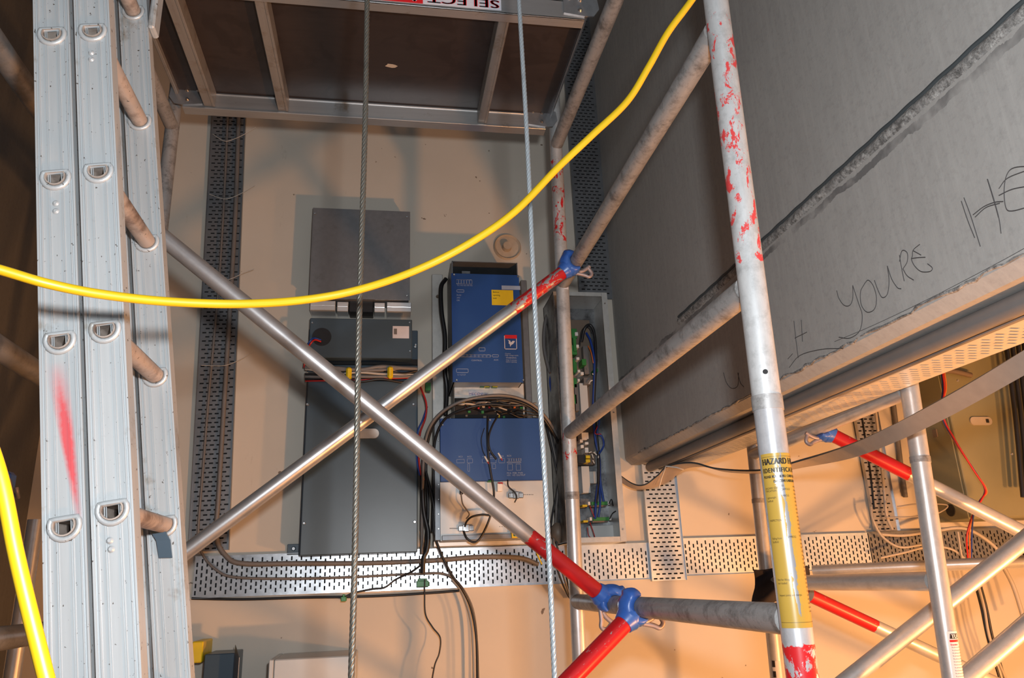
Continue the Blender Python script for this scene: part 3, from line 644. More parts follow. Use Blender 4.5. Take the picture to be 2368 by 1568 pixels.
for q in ((1346,830,1356,844),(1375,852,1383,860),(1326,780,1333,812),(1326,830,1331,862)): comp(q,3.45,3.52,M['green'],'green_connector')
comp((1350,873,1366,889),3.45,3.53,M['greyc'],'relay'); comp((1342,886,1360,960),3.47,3.54,M['white'],'wiring_duct'); comp((1330,888,1338,950),3.46,3.54,M['greyc'],'wiring_duct')
comp((1328,890,1344,975),3.50,3.55,M['inner'],'relay_rail'); comp((1350,800,1362,865),3.48,3.53,M['greyc'],'relay')
for q in ((1355,1053,1365,1060),(1355,1062,1365,1069),(1347,1167,1358,1172),(1349,1203,1360,1208)): comp(q,3.44,3.5,M['yel'],'yellow_relay')
comp((1336,1052,1354,1070),3.45,3.5,M['black'],'relay_base')
comp((1346,1078,1364,1140),3.50,3.58,M['white'],'mounting_rail'); comp((1362,1090,1380,1118),3.52,3.58,M['galvp'],'bracket_plate')
comp((1362,1215,1425,1245),3.54,3.58,M['white'],'lower_plate')
for (a0, b0) in ((1368,1160),(1372,1196)):
    comp((a0,b0,a0+38,b0+8),3.46,3.50,M['green'],'terminal_strip'); comp((a0-2,b0+8,a0+34,b0+12),3.47,3.50,M['pcb'],'circuit_board'); comp((a0-8,b0,a0-3,b0+8),3.45,3.5,M['wht'],'white_connector'); comp((a0+38,b0,a0+42,b0+7),3.45,3.5,M['wht'],'white_connector')
for (q, r, mm) in (([(1345,790,3.47),(1352,760,3.44),(1365,752,3.44),(1375,775,3.44),(1378,830,3.44),(1376,880,3.45),(1374,930,3.46),(1378,990,3.46),(1384,1050,3.46),(1384,1110,3.46),(1378,1165,3.45)],.0075,M['black']),
    ([(1356,770,3.47),(1366,790,3.45),(1374,830,3.44),(1374,880,3.45),(1372,940,3.46),(1376,1010,3.46),(1386,1060,3.46),(1388,1110,3.46),(1396,1160,3.45)],.006,M['bwire']),
    ([(1340,800,3.46),(1346,765,3.45),(1360,756,3.45),(1370,770,3.45)],.004,M['black']), ([(1360,800,3.45),(1367,815,3.43),(1372,840,3.44)],.0025,M['orange']),
    ([(1378,960,3.45),(1386,975,3.44),(1381,1000,3.44),(1392,1010,3.44),(1396,1030,3.45),(1385,1050,3.45)],.005,M['bwire']), ([(1382,985,3.44),(1376,1002,3.43),(1390,1004,3.43)],.002,M['red']),
    ([(1382,1120,3.46),(1378,1160,3.45),(1376,1200,3.44)],.006,M['bwire']), ([(1386,1120,3.46),(1388,1165,3.44),(1384,1196,3.44)],.005,M['bwire']), ([(1364,1170,3.45),(1374,1195,3.43)],.002,M['red']),
    ([(1364,1208,3.45),(1372,1230,3.43),(1375,1245,3.44),(1362,1240,3.44),(1358,1220,3.45)],.002,M['red']), ([(1408,1165,3.45),(1414,1155,3.44),(1418,1170,3.45)],.003,M['black']), ([(1410,1200,3.45),(1416,1188,3.44),(1424,1182,3.45)],.003,M['black'])):
    wire(q, r, mm, 'internal_wire', parent=g, n=6, k=6)
random.seed(8)
for i in range(9):
    a0 = random.uniform(1366,1384); b0 = random.choice((random.uniform(862,880), random.uniform(1030,1068)))
    mb = MB(); mb.tube(PY(a0,b0,3.43), PY(a0+random.uniform(-8,8),b0+random.uniform(2,10),3.43), .003, .003, 6); obj('wire_marker', mb, M['tie'], g)
# cables left of the control box, behind the far post
wire([(1283,700,3.55),(1262,740,3.54),(1258,800,3.54),(1268,850,3.53),(1273,862,3.52)], .009, M['greyc'], 'grey_cable', 'grey cable bowing out behind the far post beside the control box', 'cable')
wire([(1273,858,3.52),(1280,885,3.52),(1290,920,3.52),(1284,980,3.52),(1290,1030,3.52),(1296,1080,3.52)], .0055, M['orange'], 'orange_wire', 'orange wire dropping behind the far scaffold post', 'cable')
wire([(1274,862,3.53),(1272,890,3.53),(1284,950,3.53),(1286,1000,3.53),(1300,1090,3.53),(1304,1200,3.53)], .004, M['bwire'], 'blue_wire', 'blue wire dropping with the orange one behind the far post', 'cable')
g = thing('cable_bundle', 'dark cable bundle hanging left of the far post and sagging below the tray', 'cable bundle', PY(1290,1330,3.5))
for dx in (0, 9, 16):
    wire([(1262+dx*.5,980,3.5),(1285+dx*.4,1080,3.5),(1290,1120,3.5),(1276+dx,1200,3.5),(1272+dx,1260,3.49),(1290+dx,1320,3.5),(1310+dx*.6,1370,3.51),(1330+dx*.5,1400,3.52)], .0045, [M['black'],M['greyc'],M['black']][[0,9,16].index(dx)], 'bundle_cable', parent=g)
mb = MB(); c = PY(1290,1230,3.5); mb.sweep([c+V((0,0,-.05)),c+V((0,0,-.02)),c+V((0,0,.02)),c+V((0,0,.04))], .03, 12, True, [.01,.034,.034,.012]); solo('wrapped_splice', mb, M['pcb'], 'lumpy taped splice tucked behind the far post above the tray', 'splice')
mb = MB(); wire([(1240,1275,3.53),(1246,1290,3.53),(1253,1305,3.53)], .004, mb=mb); solo('earth_wire', mb, M['yel'], 'yellow earth wire stub at the right end of the bright tray', 'cable')

# items at the bottom edge
A = RC(620,1521,822,1600,3.30)
g = thing('white_box', 'white steel box mounted low on the wall, only its top in view', 'box', (A[0],3.6,A[2])); obj('casing', MB().box(A[0]+.02,A[1],3.30,3.6,A[2]-.2,A[3],.004), M['white'], g); obj('side_flange', MB().box(A[0],A[0]+.018,3.302,3.6,A[2]-.2,A[3],.003), M['white'], g)
A = RC(470,1512,540,1600,3.40)
g = thing('grey_box', 'blue-grey steel box low on the wall beside the ladder foot', 'box', (A[0],3.6,A[2])); obj('casing', MB().box(A[0],A[1],3.40,3.6,A[2]-.2,A[3],.003), M['slate'], g); obj('open_flap', MB().add([(A[1],3.40,A[2]-.2),(A[1]+.035,3.30,A[2]-.2),(A[1]+.035,3.30,A[3]-.01),(A[1],3.40,A[3]+.03)],[(0,1,2,3)]), M['galvd'], g, .002)
A = RC(452,1484,466,1534,3.40); solo('yellow_cover', MB().box(A[0]-.02,A[1],3.42,3.6,A[2],A[3],.004), M['yel'], 'yellow plastic cover peeping out beside the ladder low down', 'cover')

# olive cabinet far right
YF = 3.33; x0 = PY(2205,1000,YF).x; zt = PY(2200,848,YF).z; zb = PY(2230,1200,YF).z
g = thing('steel_cabinet', 'olive-grey steel cabinet with an oval pull handle, far right under the concrete wall', 'cabinet', (x0, 3.6, zb))
obj('body', MB().box(x0, x0+.9, YF+.02, 3.597, zb, zt+.35, .004), M['olive'], g)
dr = obj('door', MB().box(x0+.003, x0+.40, YF, YF+.02, zb+.005, zt+.34, .004), M['olive'], g)
obj('door', MB().box(x0+.42, x0+.9, YF, YF+.02, zb+.005, zt+.34, .004), M['olive'], g)
c = PY(2267,974,YF); mb = MB(); mb.prism(slot_outline(.062,.021), lambda u, v: (c.x+u, YF-.007, c.z+v), lambda u, v: (c.x+u, YF+.001, c.z+v)); hd = obj('recessed_handle', mb, M['palec'], dr); hd['label'] = 'pale oval pull handle'
mb = MB(); mb.box(c.x+.026, c.x+.044, YF-.009, YF, c.z-.010, c.z+.010, .002); obj('handle_latch', mb, M['dark'], dr)
mb = MB()
for q in ((2340,918),(2340,1050),(2215,880)): screw(mb, PY(q[0],q[1],YF), .007)
obj('screw', mb, M['chrome'], dr)
mb = MB(); c = PY(2165,1006,3.5); mb.box(x0-.006, x0+.002, 3.44, 3.47, c.z-.02, c.z+.02); obj('side_catch', mb, M['pcb'], g)
mb = MB(); c = PY(2190,1180,3.45); mb.tube((x0-.004,3.46,c.z),(x0+.002,3.46,c.z), .03, .03, 20); obj('side_knockout', mb, M['dark'], g)
wire([(2180,860,3.1),(2184,900,3.1),(2180,960,3.1),(2210,1020,3.1),(2250,1085,3.1),(2278,1130,3.1),(2270,1155,3.1),(2250,1190,3.12),(2236,1240,3.15),(2238,1290,3.2)], .0042, M['red'], 'red_wire', 'loose red wire dangling in front of the olive cabinet', 'cable')
wire([(2184,860,3.12),(2188,900,3.12),(2177,955,3.12),(2205,1018,3.12),(2254,1090,3.12),(2282,1135,3.12),(2264,1160,3.12),(2244,1215,3.13),(2243,1290,3.2)], .003, M['orange'], 'orange_wire', 'thin orange wire twisted with the red one before the olive cabinet', 'cable')
wire([(2177,860,3.11),(2180,900,3.11),(2178,964,3.11),(2212,1026,3.11),(2248,1080,3.11),(2274,1122,3.11),(2276,1142,3.11),(2262,1165,3.11),(2250,1200,3.12),(2246,1290,3.2)], .0035, M['bwire'], 'blue_wire', 'loose blue wire twisted with the red one before the olive cabinet', 'cable')
g = thing('cable_bundle', 'thick black cables running down at the right edge over the olive cabinet', 'cable bundle', PY(2360,1200,3.2))
for i in range(5): wire([(2322+i*14,760,3.22),(2338+i*13,880,3.22),(2352+i*13,1000,3.22),(2366+i*12,1150,3.22)], .011, M['black'], 'bundle_cable', parent=g)
random.seed(4)
for i, (q, r, lab) in enumerate((
    ([(2014,1172,3.5),(2018,1200,3.5),(2040,1240,3.5),(2080,1265,3.48),(2130,1260,3.46)],.006,'pale cable curling out of the warm upright tray'),
    ([(2030,1235,3.52),(2090,1238,3.5),(2160,1228,3.45),(2230,1222,3.42),(2290,1255,3.42),(2330,1300,3.42)],.008,'pale cable arching across below the olive cabinet'),
    ([(2036,1290,3.5),(2090,1278,3.48),(2150,1264,3.45),(2200,1270,3.44),(2235,1295,3.45)],.006,'pale cable arching lower beside the near warm post'),
    ([(2075,1172,3.4),(2120,1166,3.36),(2190,1168,3.33),(2165,1188,3.34),(2110,1195,3.38),(2050,1196,3.42)],.0035,'thin white cable hooked round the warm near post'),
    ([(2215,1230,3.42),(2222,1275,3.42),(2228,1300,3.44)],.005,'short pale cable dropping to the tray under the olive cabinet'),
    ([(2250,1310,3.4),(2275,1400,3.4),(2290,1480,3.4),(2330,1580,3.4)],.006,'pale cable hanging to the bottom right corner'),
    ([(2320,1310,3.4),(2345,1360,3.4),(2370,1440,3.4)],.010,'thick pale cable leaving the frame low at the right'))):
    wire(q, r, M['palec'], 'pale_cable', lab, 'cable')
for i, dx in enumerate((0, 12)):
    wire([(2246+dx,1320,3.42),(2268+dx,1400,3.42),(2285+dx,1480,3.42),(2318+dx,1590,3.42)], .006, M['black'], 'black_cable', ['black cable hanging behind the warm braces, the left one of the pair', 'black cable hanging behind the warm braces, the right one of the pair'][i], 'cable')
wire([(2135,870,3.33),(2165,862,3.30),(2200,858,3.30),(2245,868,3.31)], .014, M['pcb'], 'taped_cable', 'brown taped cable end lying over the slotted tray at the right', 'cable')

wire([(2018,900,3.55),(2026,960,3.55),(2036,1050,3.55),(2044,1130,3.55),(2050,1190,3.55),(2064,1225,3.54)], .0075, M['palec'], 'pale_cable', 'pale cable running straight down the warm upright tray', 'cable')
wire([(1993,960,3.57),(2004,1030,3.57),(2014,1100,3.57),(2022,1178,3.57)], .004, M['black'], 'black_cable', 'thin black cable along the left edge of the warm upright tray', 'cable')
wire([(2062,900,3.58),(2072,980,3.58),(2084,1080,3.58),(2094,1150,3.58)], .012, M['greyc'], 'grey_cable', 'thick grey cable on the wall right of the warm upright tray', 'cable')
# ================================================================ STRAP
def ribbon(name, up, lo, mat, label, cat, th=.003):
    U = catmull([PY(*p) for p in up], 10); W_ = catmull([PY(*p) for p in lo], 10); n = len(U); nr = []
    for i in range(n):
        t = (U[min(i+1,n-1)]-U[max(i-1,0)]); nr.append(t.cross(W_[i]-U[i]).normalized()*th/2)
    F_s = lambda o: [(i, i+1, n+i+1, n+i) for i in range(n-1)]
    mb = MB(); mb.add([a+k for a, k in zip(U, nr)]+[a+k for a, k in zip(W_, nr)], F_s(0), True); mb.add([a-k for a, k in zip(U, nr)]+[a-k for a, k in zip(W_, nr)], [f[::-1] for f in F_s(0)], True)
    o = solo(name, mb, mat, label, cat); c = o.location.copy()
    for E_ in (U, W_):
        m = MB(); m.add([a+k-c for a, k in zip(E_, nr)]+[a-k-c for a, k in zip(E_, nr)], F_s(0), True); e = obj('rubber_edge', m, M['strapd']); e.parent = o
    return o
ribbon('flat_cable', [(1425,1092,3.5),(1462,1118,3.42),(1490,1121,3.36),(1520,1100,3.32),(1545,1078,3.26),(1600,1070,3.1),(1660,1084,2.95),(1760,1087,2.7),(1860,1062,2.45),(1960,1030,2.1),(2060,985,1.82),(2160,932,1.62),(2260,875,1.45),(2400,790,1.25)],
  [(1425,1108,3.5),(1462,1128,3.45),(1500,1129,3.42),(1545,1113,3.38),(1580,1085,3.32),(1625,1078,3.15),(1680,1090,3.02),(1770,1093,2.8),(1870,1077,2.55),(1970,1058,2.15),(2070,1022,1.85),(2170,975,1.66),(2270,922,1.49),(2400,850,1.29)], M['lead'], 'flat grey travelling cable sagging under the concrete wall from near the tray to the right', 'flat cable', .007)
mb = MB(); mb.sweep([PY(1540,1078,3.2),PY(1530,1105,3.3),PY(1524,1128,3.35)], .003, 6); mb.sweep([PY(1540,1078,3.2),PY(1565,1081,3.15),PY(1580,1086,3.2)], .003, 6)
solo('cable_tie', mb, M['tie'], 'pale cable tie round the flat travelling cable near the tray', 'cable tie')

# ================================================================ SCAFFOLD TOWER
R_ = .0254
def tub(name, p0, p1, mat, parent, r=R_, n=32):
    m = MB(); m.tube(p0, p1, r, None, n); o = obj(name, m, mat, parent); return o
def tubel(name, p0, p1, mat, parent, r=R_, n=32):
    """tube with its own origin at p0 and local z along it, so that paint and streaks follow it"""
    p0, p1 = V(p0), V(p1); d = p1-p0; m = MB(); m.tube((0,0,0), (0,0,d.length), r, None, n, up=(0,1,0))
    me_o = obj(name, m, mat); q = d.to_track_quat('Z', 'Y')
    w_ = Matrix.Translation(p0) @ q.to_matrix().to_4x4()
    if parent is not None:
        me_o.parent = parent; w_ = parent.matrix_basis.inverted() @ w_
    me_o.matrix_basis = w_; return me_o
GB = (.50,.50,.50)
m_up = tube_mat('worn_upper_post', GB, [(.28,.84,(.50,.045,.045),.54)], .42, .30, .35)
m_far = tube_mat('worn_far_post', GB, [(1.00,1.36,RED,.53),(.14,.24,RED,.56)], .42, .35, .4)
m_farl = tube_mat('far_post_joint', GB, [], .36, .5, .3)
m_rung = tube_mat('scuffed_rung', (.33,.32,.315), [], .48, .30, .9)
m_low = tube_mat('lower_post', (.52,.52,.54), [(-1,1.487,RED,.445)], .30, .5, .2)
m_bright = tube_mat('bright_tube', (.56,.56,.57), [], .30, .60, .15)
m_br1 = tube_mat('brace_one', (.52,.52,.53), [(-.1,.26,RED,.36)], .36, .75, .12)
m_br2 = tube_mat('brace_two', (.52,.52,.53), [(-.1,.24,RED,.46)], .36, .75, .15)
m_br3 = tube_mat('brace_three', (.52,.52,.53), [(-.1,2.0,RED,.375)], .25, .6, .1)
m_warm = tube_mat('tower_tube', (.58,.57,.56), [], .34, .5, .15)
m_wbr = tube_mat('tower_brace', (.58,.57,.56), [(-.1,.28,RED,.33)], .34, .5, .1)
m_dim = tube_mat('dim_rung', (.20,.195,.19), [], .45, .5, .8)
XR, YN, YFR = .67, 1.22, 2.68
JZ_N, JZ_F = PY(1796,945,YN).z, PX(1325,1145,XR).z
def top(px, py, Y): return PY(px, py, Y)
# near post line and far post line through measured points
nA, nB = PY(1655,0,YN), PY(1856,1568,YN)
def atz(a, b, z): return a+(b-a)*((z-a.z)/(b.z-a.z))
fA, fB = PX(1287,345,XR), PX(1338,1500,XR); fA.y = YFR-.03; fB.y = YFR
fA = PY(1286,345,YFR-.02); fB = PY(1339,1500,YFR+.02)
N_ = lambda z: atz(nA, nB, z); F_ = lambda z: atz(fA, fB, z)
g = thing('tower_section', 'upper aluminium ladder frame right of centre, worn posts with red flecks and scuffed rungs', 'scaffold section', (XR,(YN+YFR)/2,JZ_N), 'frames of the near scaffold tower')
up_n = tubel('post', N_(JZ_N), N_(3.55), m_up, g); up_f = tubel('post', F_(JZ_N-.0), F_(3.55), m_far, g)
for z in (2.107, 2.692, 3.300):
    a, b = N_(z), F_(z); tubel('rung', b+V((0,-.02,0)), a+V((0,.02,0)), m_rung, g)
mb = MB(); mb.tube(N_(JZ_N-.004), N_(JZ_N+.022), R_+.0016, None, 32); obj('joint_collar', mb, m_rung, g)
mb = MB(); mb.tube(F_(JZ_N-.004), F_(JZ_N+.022), R_+.0012, None, 32); obj('joint_collar', mb, m_rung, g)
d_ = N_(2.0)-CAMP; q = PY(1804,868,1.22); mb = MB(); hd = V((-q.x,-q.y,0)).normalized(); c = N_(q.z)
s_ = V((hd.y,-hd.x,0)); dirv = (hd*math.cos(.15)+s_*(-.15)).normalized(); mb.disc(c+dirv*(R_-.0008), dirv, .0045, .0016, 14); obj('pin_hole', mb, M['dark'], up_n)
g2 = thing('tower_section', 'lower aluminium ladder frame right of centre, its near post yellow-tagged and red below', 'scaffold section', (XR,(YN+YFR)/2,0), 'frames of the near scaffold tower')
lo_n = tubel('post', N_(0), N_(JZ_N), m_low, g2); tubel('post', F_(0), F_(JZ_N), m_bright, g2)
for z in (.35, .93, 1.522): tubel('rung', F_(z)+V((0,-.02,0)), N_(z)+V((0,.02,0)), m_rung, g2)
# small sticker at the far post's top
def wrap(mb_fn, axis, z0, z1, a0, a1, r, n=24, m=1):
    vs = []; fs = []
    for j in range(m+1):
        z = z0+(z1-z0)*j/m; c = axis(z)
        for i in range(n+1):
            t = a0+(a1-a0)*i/n; vs.append((c.x+r*math.sin(t), c.y-r*math.cos(t), z))
    for j in range(m):
        for i in range(n): fs.append((j*(n+1)+i, j*(n+1)+i+1, (j+1)*(n+1)+i+1, (j+1)*(n+1)+i))
    mb_fn.add(vs, fs, True)
za, zb = PY(1306,655,YFR).z, PY(1306,675,YFR).z
mb = MB(); wrap(mb, F_, zb, za, -.05, .85, R_+.0006); st = obj('post_sticker', mb, M['sticker'], g); mb = MB(); wrap(mb, F_, zb+.010, zb+.016, .1, .8, R_+.0010); obj('sticker_print', mb, M['redink'], g)
# hazard tag on the near lower post. angle 0 faces -Y, negative towards the camera's left
def chipped_yellow():
    m, t, b = nt('hazard_tag_yellow'); o = objco(t, (1,1,.42)); f = noise(t, o, 46, 6, .66, .5)
    uv = N(t, 'ShaderNodeUVMap'); sep = N(t, 'ShaderNodeSeparateXYZ'); L(t, uv.outputs[0], sep.inputs[0])
    u, v = sep.outputs[0], sep.outputs[1]
    k = mth(t, 'SUBTRACT', 1.0, mth(t, 'MULTIPLY', mth(t, 'ABSOLUTE', mth(t, 'SUBTRACT', u, .43)), 10.0), True)
    k2 = mth(t, 'SUBTRACT', 1.0, mth(t, 'MULTIPLY', mth(t, 'ABSOLUTE', mth(t, 'SUBTRACT', v, .42)), 1.9), True)
    th = mth(t, 'SUBTRACT', .655, mth(t, 'MULTIPLY', mth(t, 'MULTIPLY', k, mth(t, 'ADD', .25, k2)), .30))
    ch = mth(t, 'GREATER_THAN', f, th)
    col = mix(t, noise(t, objco(t), 8, 3), (.34,.21,.035,1), (.40,.25,.045,1)); col = mix(t, ch, col, (.55,.55,.57,1))
    L(t, col, b.inputs['Base Color']); L(t, mth(t, 'MULTIPLY', ch, .8), b.inputs['Metallic']); b.inputs['Roughness'].default_value = .28; return m
TR = R_+.0005; TA0, TA1 = -1.50, 1.55; tz1, tz0 = PY(1815,1052,YN).z, PY(1845,1450,YN).z
mb = MB(); vs = []; fs = []; uvs = []; nn, mm_ = 36, 20
for j in range(mm_+1):
    z = tz0+(tz1-tz0)*j/mm_; c = N_(z)
    for i in range(nn+1):
        t = TA0+(TA1-TA0)*i/nn; vs.append((c.x+TR*math.sin(t), c.y-TR*math.cos(t), z))
for j in range(mm_):
    for i in range(nn):
        fs.append((j*(nn+1)+i, j*(nn+1)+i+1, (j+1)*(nn+1)+i+1, (j+1)*(nn+1)+i)); uvs.append([(i/nn,j/mm_),((i+1)/nn,j/mm_),((i+1)/nn,(j+1)/mm_),(i/nn,(j+1)/mm_)])
mb.add(vs, fs, True, uvs); tg = obj('hazard_tag', mb, chipped_yellow(), g2); tg['label'] = 'chipped yellow hazard tag wrapped round the post'
def cyl(z, r=TR+.0004):
    def fn(u, v):
        zz = z+v; c = N_(zz); t = TA0+.12+u/r; return (c.x+r*math.sin(t), c.y-r*math.cos(t), zz)
    return fn
mb = MB(); mb.mark(); zz = tz1-.0035
text_into(mb, 'HAZARD HAZARD', .0150, cyl(tz1-.0190), 1.0, .72, True)
text_into(mb, 'IDENTIFICATION', .0112, cyl(tz1-.0325), 1.25, .72, True)
text_into(mb, 'PLEASE READ & FILL CARD CAREFULLY', .0062, cyl(tz1-.0415), 1.0, .72, True)
vs_, fs_ = None, None
o_ = cyl(tz1-.0495); text_into(mb, 'EFFECTIVE LABELLING', .0062, lambda u, v: o_(u+.017, v), 1.0, .72, True)
for k_, (s_, dz, du) in enumerate((('HAZARD IDEN','060',0),('TIFICATION','0645',0),('POSSI','057',.0235),('SCAFFOLD','063',.0255),('Lightweight','0755',.001),('Scaffold','081',.001),('SYMBOLS','0735',.0245),('INSPECTION','113',.0015),('Falling from','142',.0015),('Scaffold','1475',.0015),('SYMBOLS','1405',.028),('Not for lifting','207',.002),('nor loaded','2125',.002),('Inspect joints and clamps','231',.002))):
    o2 = cyl(tz1-float('0.'+dz)); text_into(mb, s_, .0046, (lambda o2, du: lambda u, v: o2(u+du, v))(o2, du), 1.0, .8)
random.seed(2); z = .058; mb.mark()
while z < (tz1-tz0)-.02:
    o2 = cyl(tz1-z); s_ = ' '.join(random.choice(('safe','check','load','base','level','brace','lock','tower','work')) for _ in range(2)); text_into(mb, s_, .0042, (lambda o2: lambda u, v: o2(u+.052, v))(o2), 1.0, .8); z += .0062
obj('tag_printing', mb, M['ink'], g2)
mb = MB()
for dz in (.006, tz1-tz0-.008):
    for i in range(40):
        t = TA0+.06+(TA1-TA0-.1)*i/40; t2 = t+(TA1-TA0)/44; c = N_(tz1-dz); r = TR+.0003
        mb.add([(c.x+r*math.sin(a_), c.y-r*math.cos(a_), tz1-dz+h_) for a_, h_ in ((t,0),(t2,0),(t2,.0005),(t,.0005))], [(0,1,2,3)])
obj('tag_border', mb, M['ink'], g2)

# left frames
XL = -.82; YLN, YLF = 1.30, 2.68
g = thing('tower_section', 'upper ladder frame half hidden behind the aluminium ladder at the left', 'scaffold section', (XL,2,JZ_N), 'frames of the near scaffold tower')
lf0, lf1 = PY(392,330,YLF), PY(383,520,YLF); LF = lambda z: V((XL-.0, YLF, z)) if False else V((lf0.x+(lf1.x-lf0.x)*((z-lf0.z)/(lf1.z-lf0.z))*.25, YLF, z))
tubel('post', V((LF(3).x, YLF, JZ_N)), V((LF(3).x, YLF, 3.60)), m_rung, g)
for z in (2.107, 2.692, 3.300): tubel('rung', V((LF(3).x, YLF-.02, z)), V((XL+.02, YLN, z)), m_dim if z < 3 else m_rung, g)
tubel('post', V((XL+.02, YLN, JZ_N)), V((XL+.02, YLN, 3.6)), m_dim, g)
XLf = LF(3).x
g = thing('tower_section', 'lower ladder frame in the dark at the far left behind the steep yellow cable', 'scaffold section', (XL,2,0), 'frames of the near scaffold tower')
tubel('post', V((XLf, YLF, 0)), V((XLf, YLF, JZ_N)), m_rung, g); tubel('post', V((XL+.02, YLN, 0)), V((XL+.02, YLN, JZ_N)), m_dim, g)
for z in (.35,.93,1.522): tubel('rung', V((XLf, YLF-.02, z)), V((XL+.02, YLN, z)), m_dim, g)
tubel('upright_pipe', (0,0,0), (0,0,1), m_dim, None) if False else None
a = PY(24,1180,2.9); b = PY(28,1568,2.9)
g = thing('standing_pipe', 'grey pipe standing upright in the dark corner at the far left', 'pipe', (b.x,2.9,0)); tubel('tube', (b.x,2.9,0), (b.x+.0,2.9,1.86), m_bright, g)
mb = MB(); mb.sweep([PY(20,1108,2.88),PY(30,1140,2.88),PY(42,1150,2.86),PY(38,1128,2.86)], .007, 8); obj('hook', mb, M['lever'], g)
mb = MB(); c = PY(18,1125,2.9); mb.box(c.x-.03,c.x+.015,2.87,2.93,c.z-.06,c.z+.05,.012); obj('blue_clamp', mb, M['claw'], g)

# ---------------- braces
def claw_parts(g, end, bdir, rc, rdir, flip=1, wd=.031, side=1):
    """cast claw: collar tube from the brace end, C-shaped jaw around the rung (centre rc, axis rdir), sprung lever"""
    end, bdir, rc, rdir = V(end), V(bdir).normalized(), V(rc), V(rdir).normalized()
    e1 = -(end-rc); e1 = (rc-end); e1 = (e1-rdir*e1.dot(rdir)).normalized()     # from brace to rung
    e2 = rdir.cross(e1).normalized()
    if e2.z < 0: e2 = -e2
    ri, ro = R_+.0012, R_+.033; mb = MB(); n = 26
    a0, a1 = math.radians(250), math.radians(52)          # 180 deg = side of the brace, 90 deg = top
    rows = []
    for i in range(n+1):
        t = a0+(a1-a0)*i/n; k = i/n; f = math.sin(PI*min(1, max(0, k)))**.4 if 0 < k < 1 else .25
        roo = ri+(ro-ri)*max(.3, f)*(1.0 if k < .75 else 1.25); c_ = e1*math.cos(t)+e2*math.sin(t)
        ww = wd*(1.0 if k < .8 else 1.0-.5*(k-.8)/.2)
        rows.append([rc+c_*ri-rdir*ww, rc+c_*(ri+(roo-ri)*.6)-rdir*ww, rc+c_*(ri+(roo-ri)*.75)-rdir*ww*.62, rc+c_*roo-rdir*ww*.35, rc+c_*roo+rdir*ww*.35, rc+c_*(ri+(roo-ri)*.75)+rdir*ww*.62, rc+c_*(ri+(roo-ri)*.6)+rdir*ww, rc+c_*ri+rdir*ww])
    m = 8; vs = [p for r in rows for p in r]
    fs = [(i*m+j, i*m+(j+1)%m, (i+1)*m+(j+1)%m, (i+1)*m+j) for i in range(n) for j in range(m)]
    mb.add(vs, fs, True); mb.add(rows[0], [tuple(range(m))]); mb.add(rows[-1], [tuple(range(m))[::-1]])
    # neck
    nk = rc-e1*(R_+.008); pts = [end-bdir*.004, end+(nk-end)*.30, end+(nk-end)*.65, nk]
    mb.sweep(catmull(pts, 5), R_, 20, True, [R_+.001+.007*min(1, i/8) for i in range(16)])
    o = obj('claw', mb, M['claw'], g); o['label'] = 'blue cast claw gripping the rung'
    # lever loop below
    lo = rc-e2*(R_+.006)-e1*.004; pts = [rc-e1*(R_+.012)-e2*.018, lo-e2*.022-e1*.002, lo-e2*.040+e1*.010, lo-e2*.036+e1*.026, lo-e2*.010+e1*.030]
    mb = MB(); mb.sweep(catmull(pts, 6), .0065, 10); mb.sweep(catmull([lo-e1*.010-e2*.004, lo+e1*.010-e2*.010, lo+e1*.038-e2*.010], 5), .0068, 10)
    obj('release_lever', mb, M['lever'], g)
def rung_at(px, py, z=None): return PX(px, py, XR)
def brace(name_lab, mat, rc, far, rdir, claw=True, gap=.062, name='diagonal_brace', r=.0238):
    rc, far = V(rc), V(far); d = (far-rc).normalized(); st = rc+d*gap
    g = thing(name, name_lab, 'brace', far if far.z < rc.z else rc)
    tubel('tube', st, far, mat, g, r)
    if claw: claw_parts(g, st, -d, rc, rdir)
    return g
rd = (0,1,0)
def rung_pt(z, y): return N_(z).lerp(F_(z), (y-YN)/(YFR-YN))
r1 = rung_pt(1.522, PX(1425,1400,XR).y); r3 = rung_pt(1.522, PX(1488,1405,XR).y); r2 = rung_pt(2.692, 2.47)
lfar1 = PY(380,552,2.02); d1 = lfar1-r1
brace('diagonal aluminium brace running down right from behind the ladder, red at its lower end', m_br1, r1+V((0,-.0,0)), r1+d1*1.16, rd)
l2 = PY(436,1272,2.50); brace('diagonal aluminium brace rising right across the wall cabinets to a worn red end', m_br2, r2, r2+(l2-r2)*1.22, rd)
l3 = PY(1300,1590,r3.y-.04); brace('mostly red brace dropping left from the same rung at the bottom', m_br3, r3, r3+(l3-r3)*2.6, rd)

# ================================================================ PLATFORM
zb = 3.335; g = thing('scaffold_platform', 'plywood scaffold platform in an aluminium frame overhead, seen from below', 'platform', (-.07,2.3,zb))
x0, x1 = -.765, .628
def channel(y0, y1, open_dir, nm):
    m = MB(); m.box(x0, x1, y0, y0+.004 if open_dir > 0 else y1, zb, zb+.115)
    if open_dir > 0: m.v = []; m.f = []; m.sm = []; m.uv = []; m.box(x0,x1,y0,y0+.005,zb,zb+.13,.001).box(x0,x1,y0,y1,zb,zb+.005,.001).box(x0,x1,y0,y1,zb+.068,zb+.073,.001)
    else: m.v = []; m.f = []; m.sm = []; m.uv = []; m.box(x0,x1,y0,y0+.005,zb+.004,zb+.075,.001).box(x0,x1,y0-.006,y1,zb,zb+.006,.001).box(x0,x1,y0-.004,y1,zb+.066,zb+.071,.001)
    return obj(nm, m, M['alu'], g)
fb = channel(1.965, 2.005, 1, 'side_beam'); channel(2.60, 2.64, -1, 'side_beam')
obj('plywood_deck', MB().box(x0-.02, x1+.02, 1.975, 2.63, zb+.075, zb+.09), M['ply'], g)
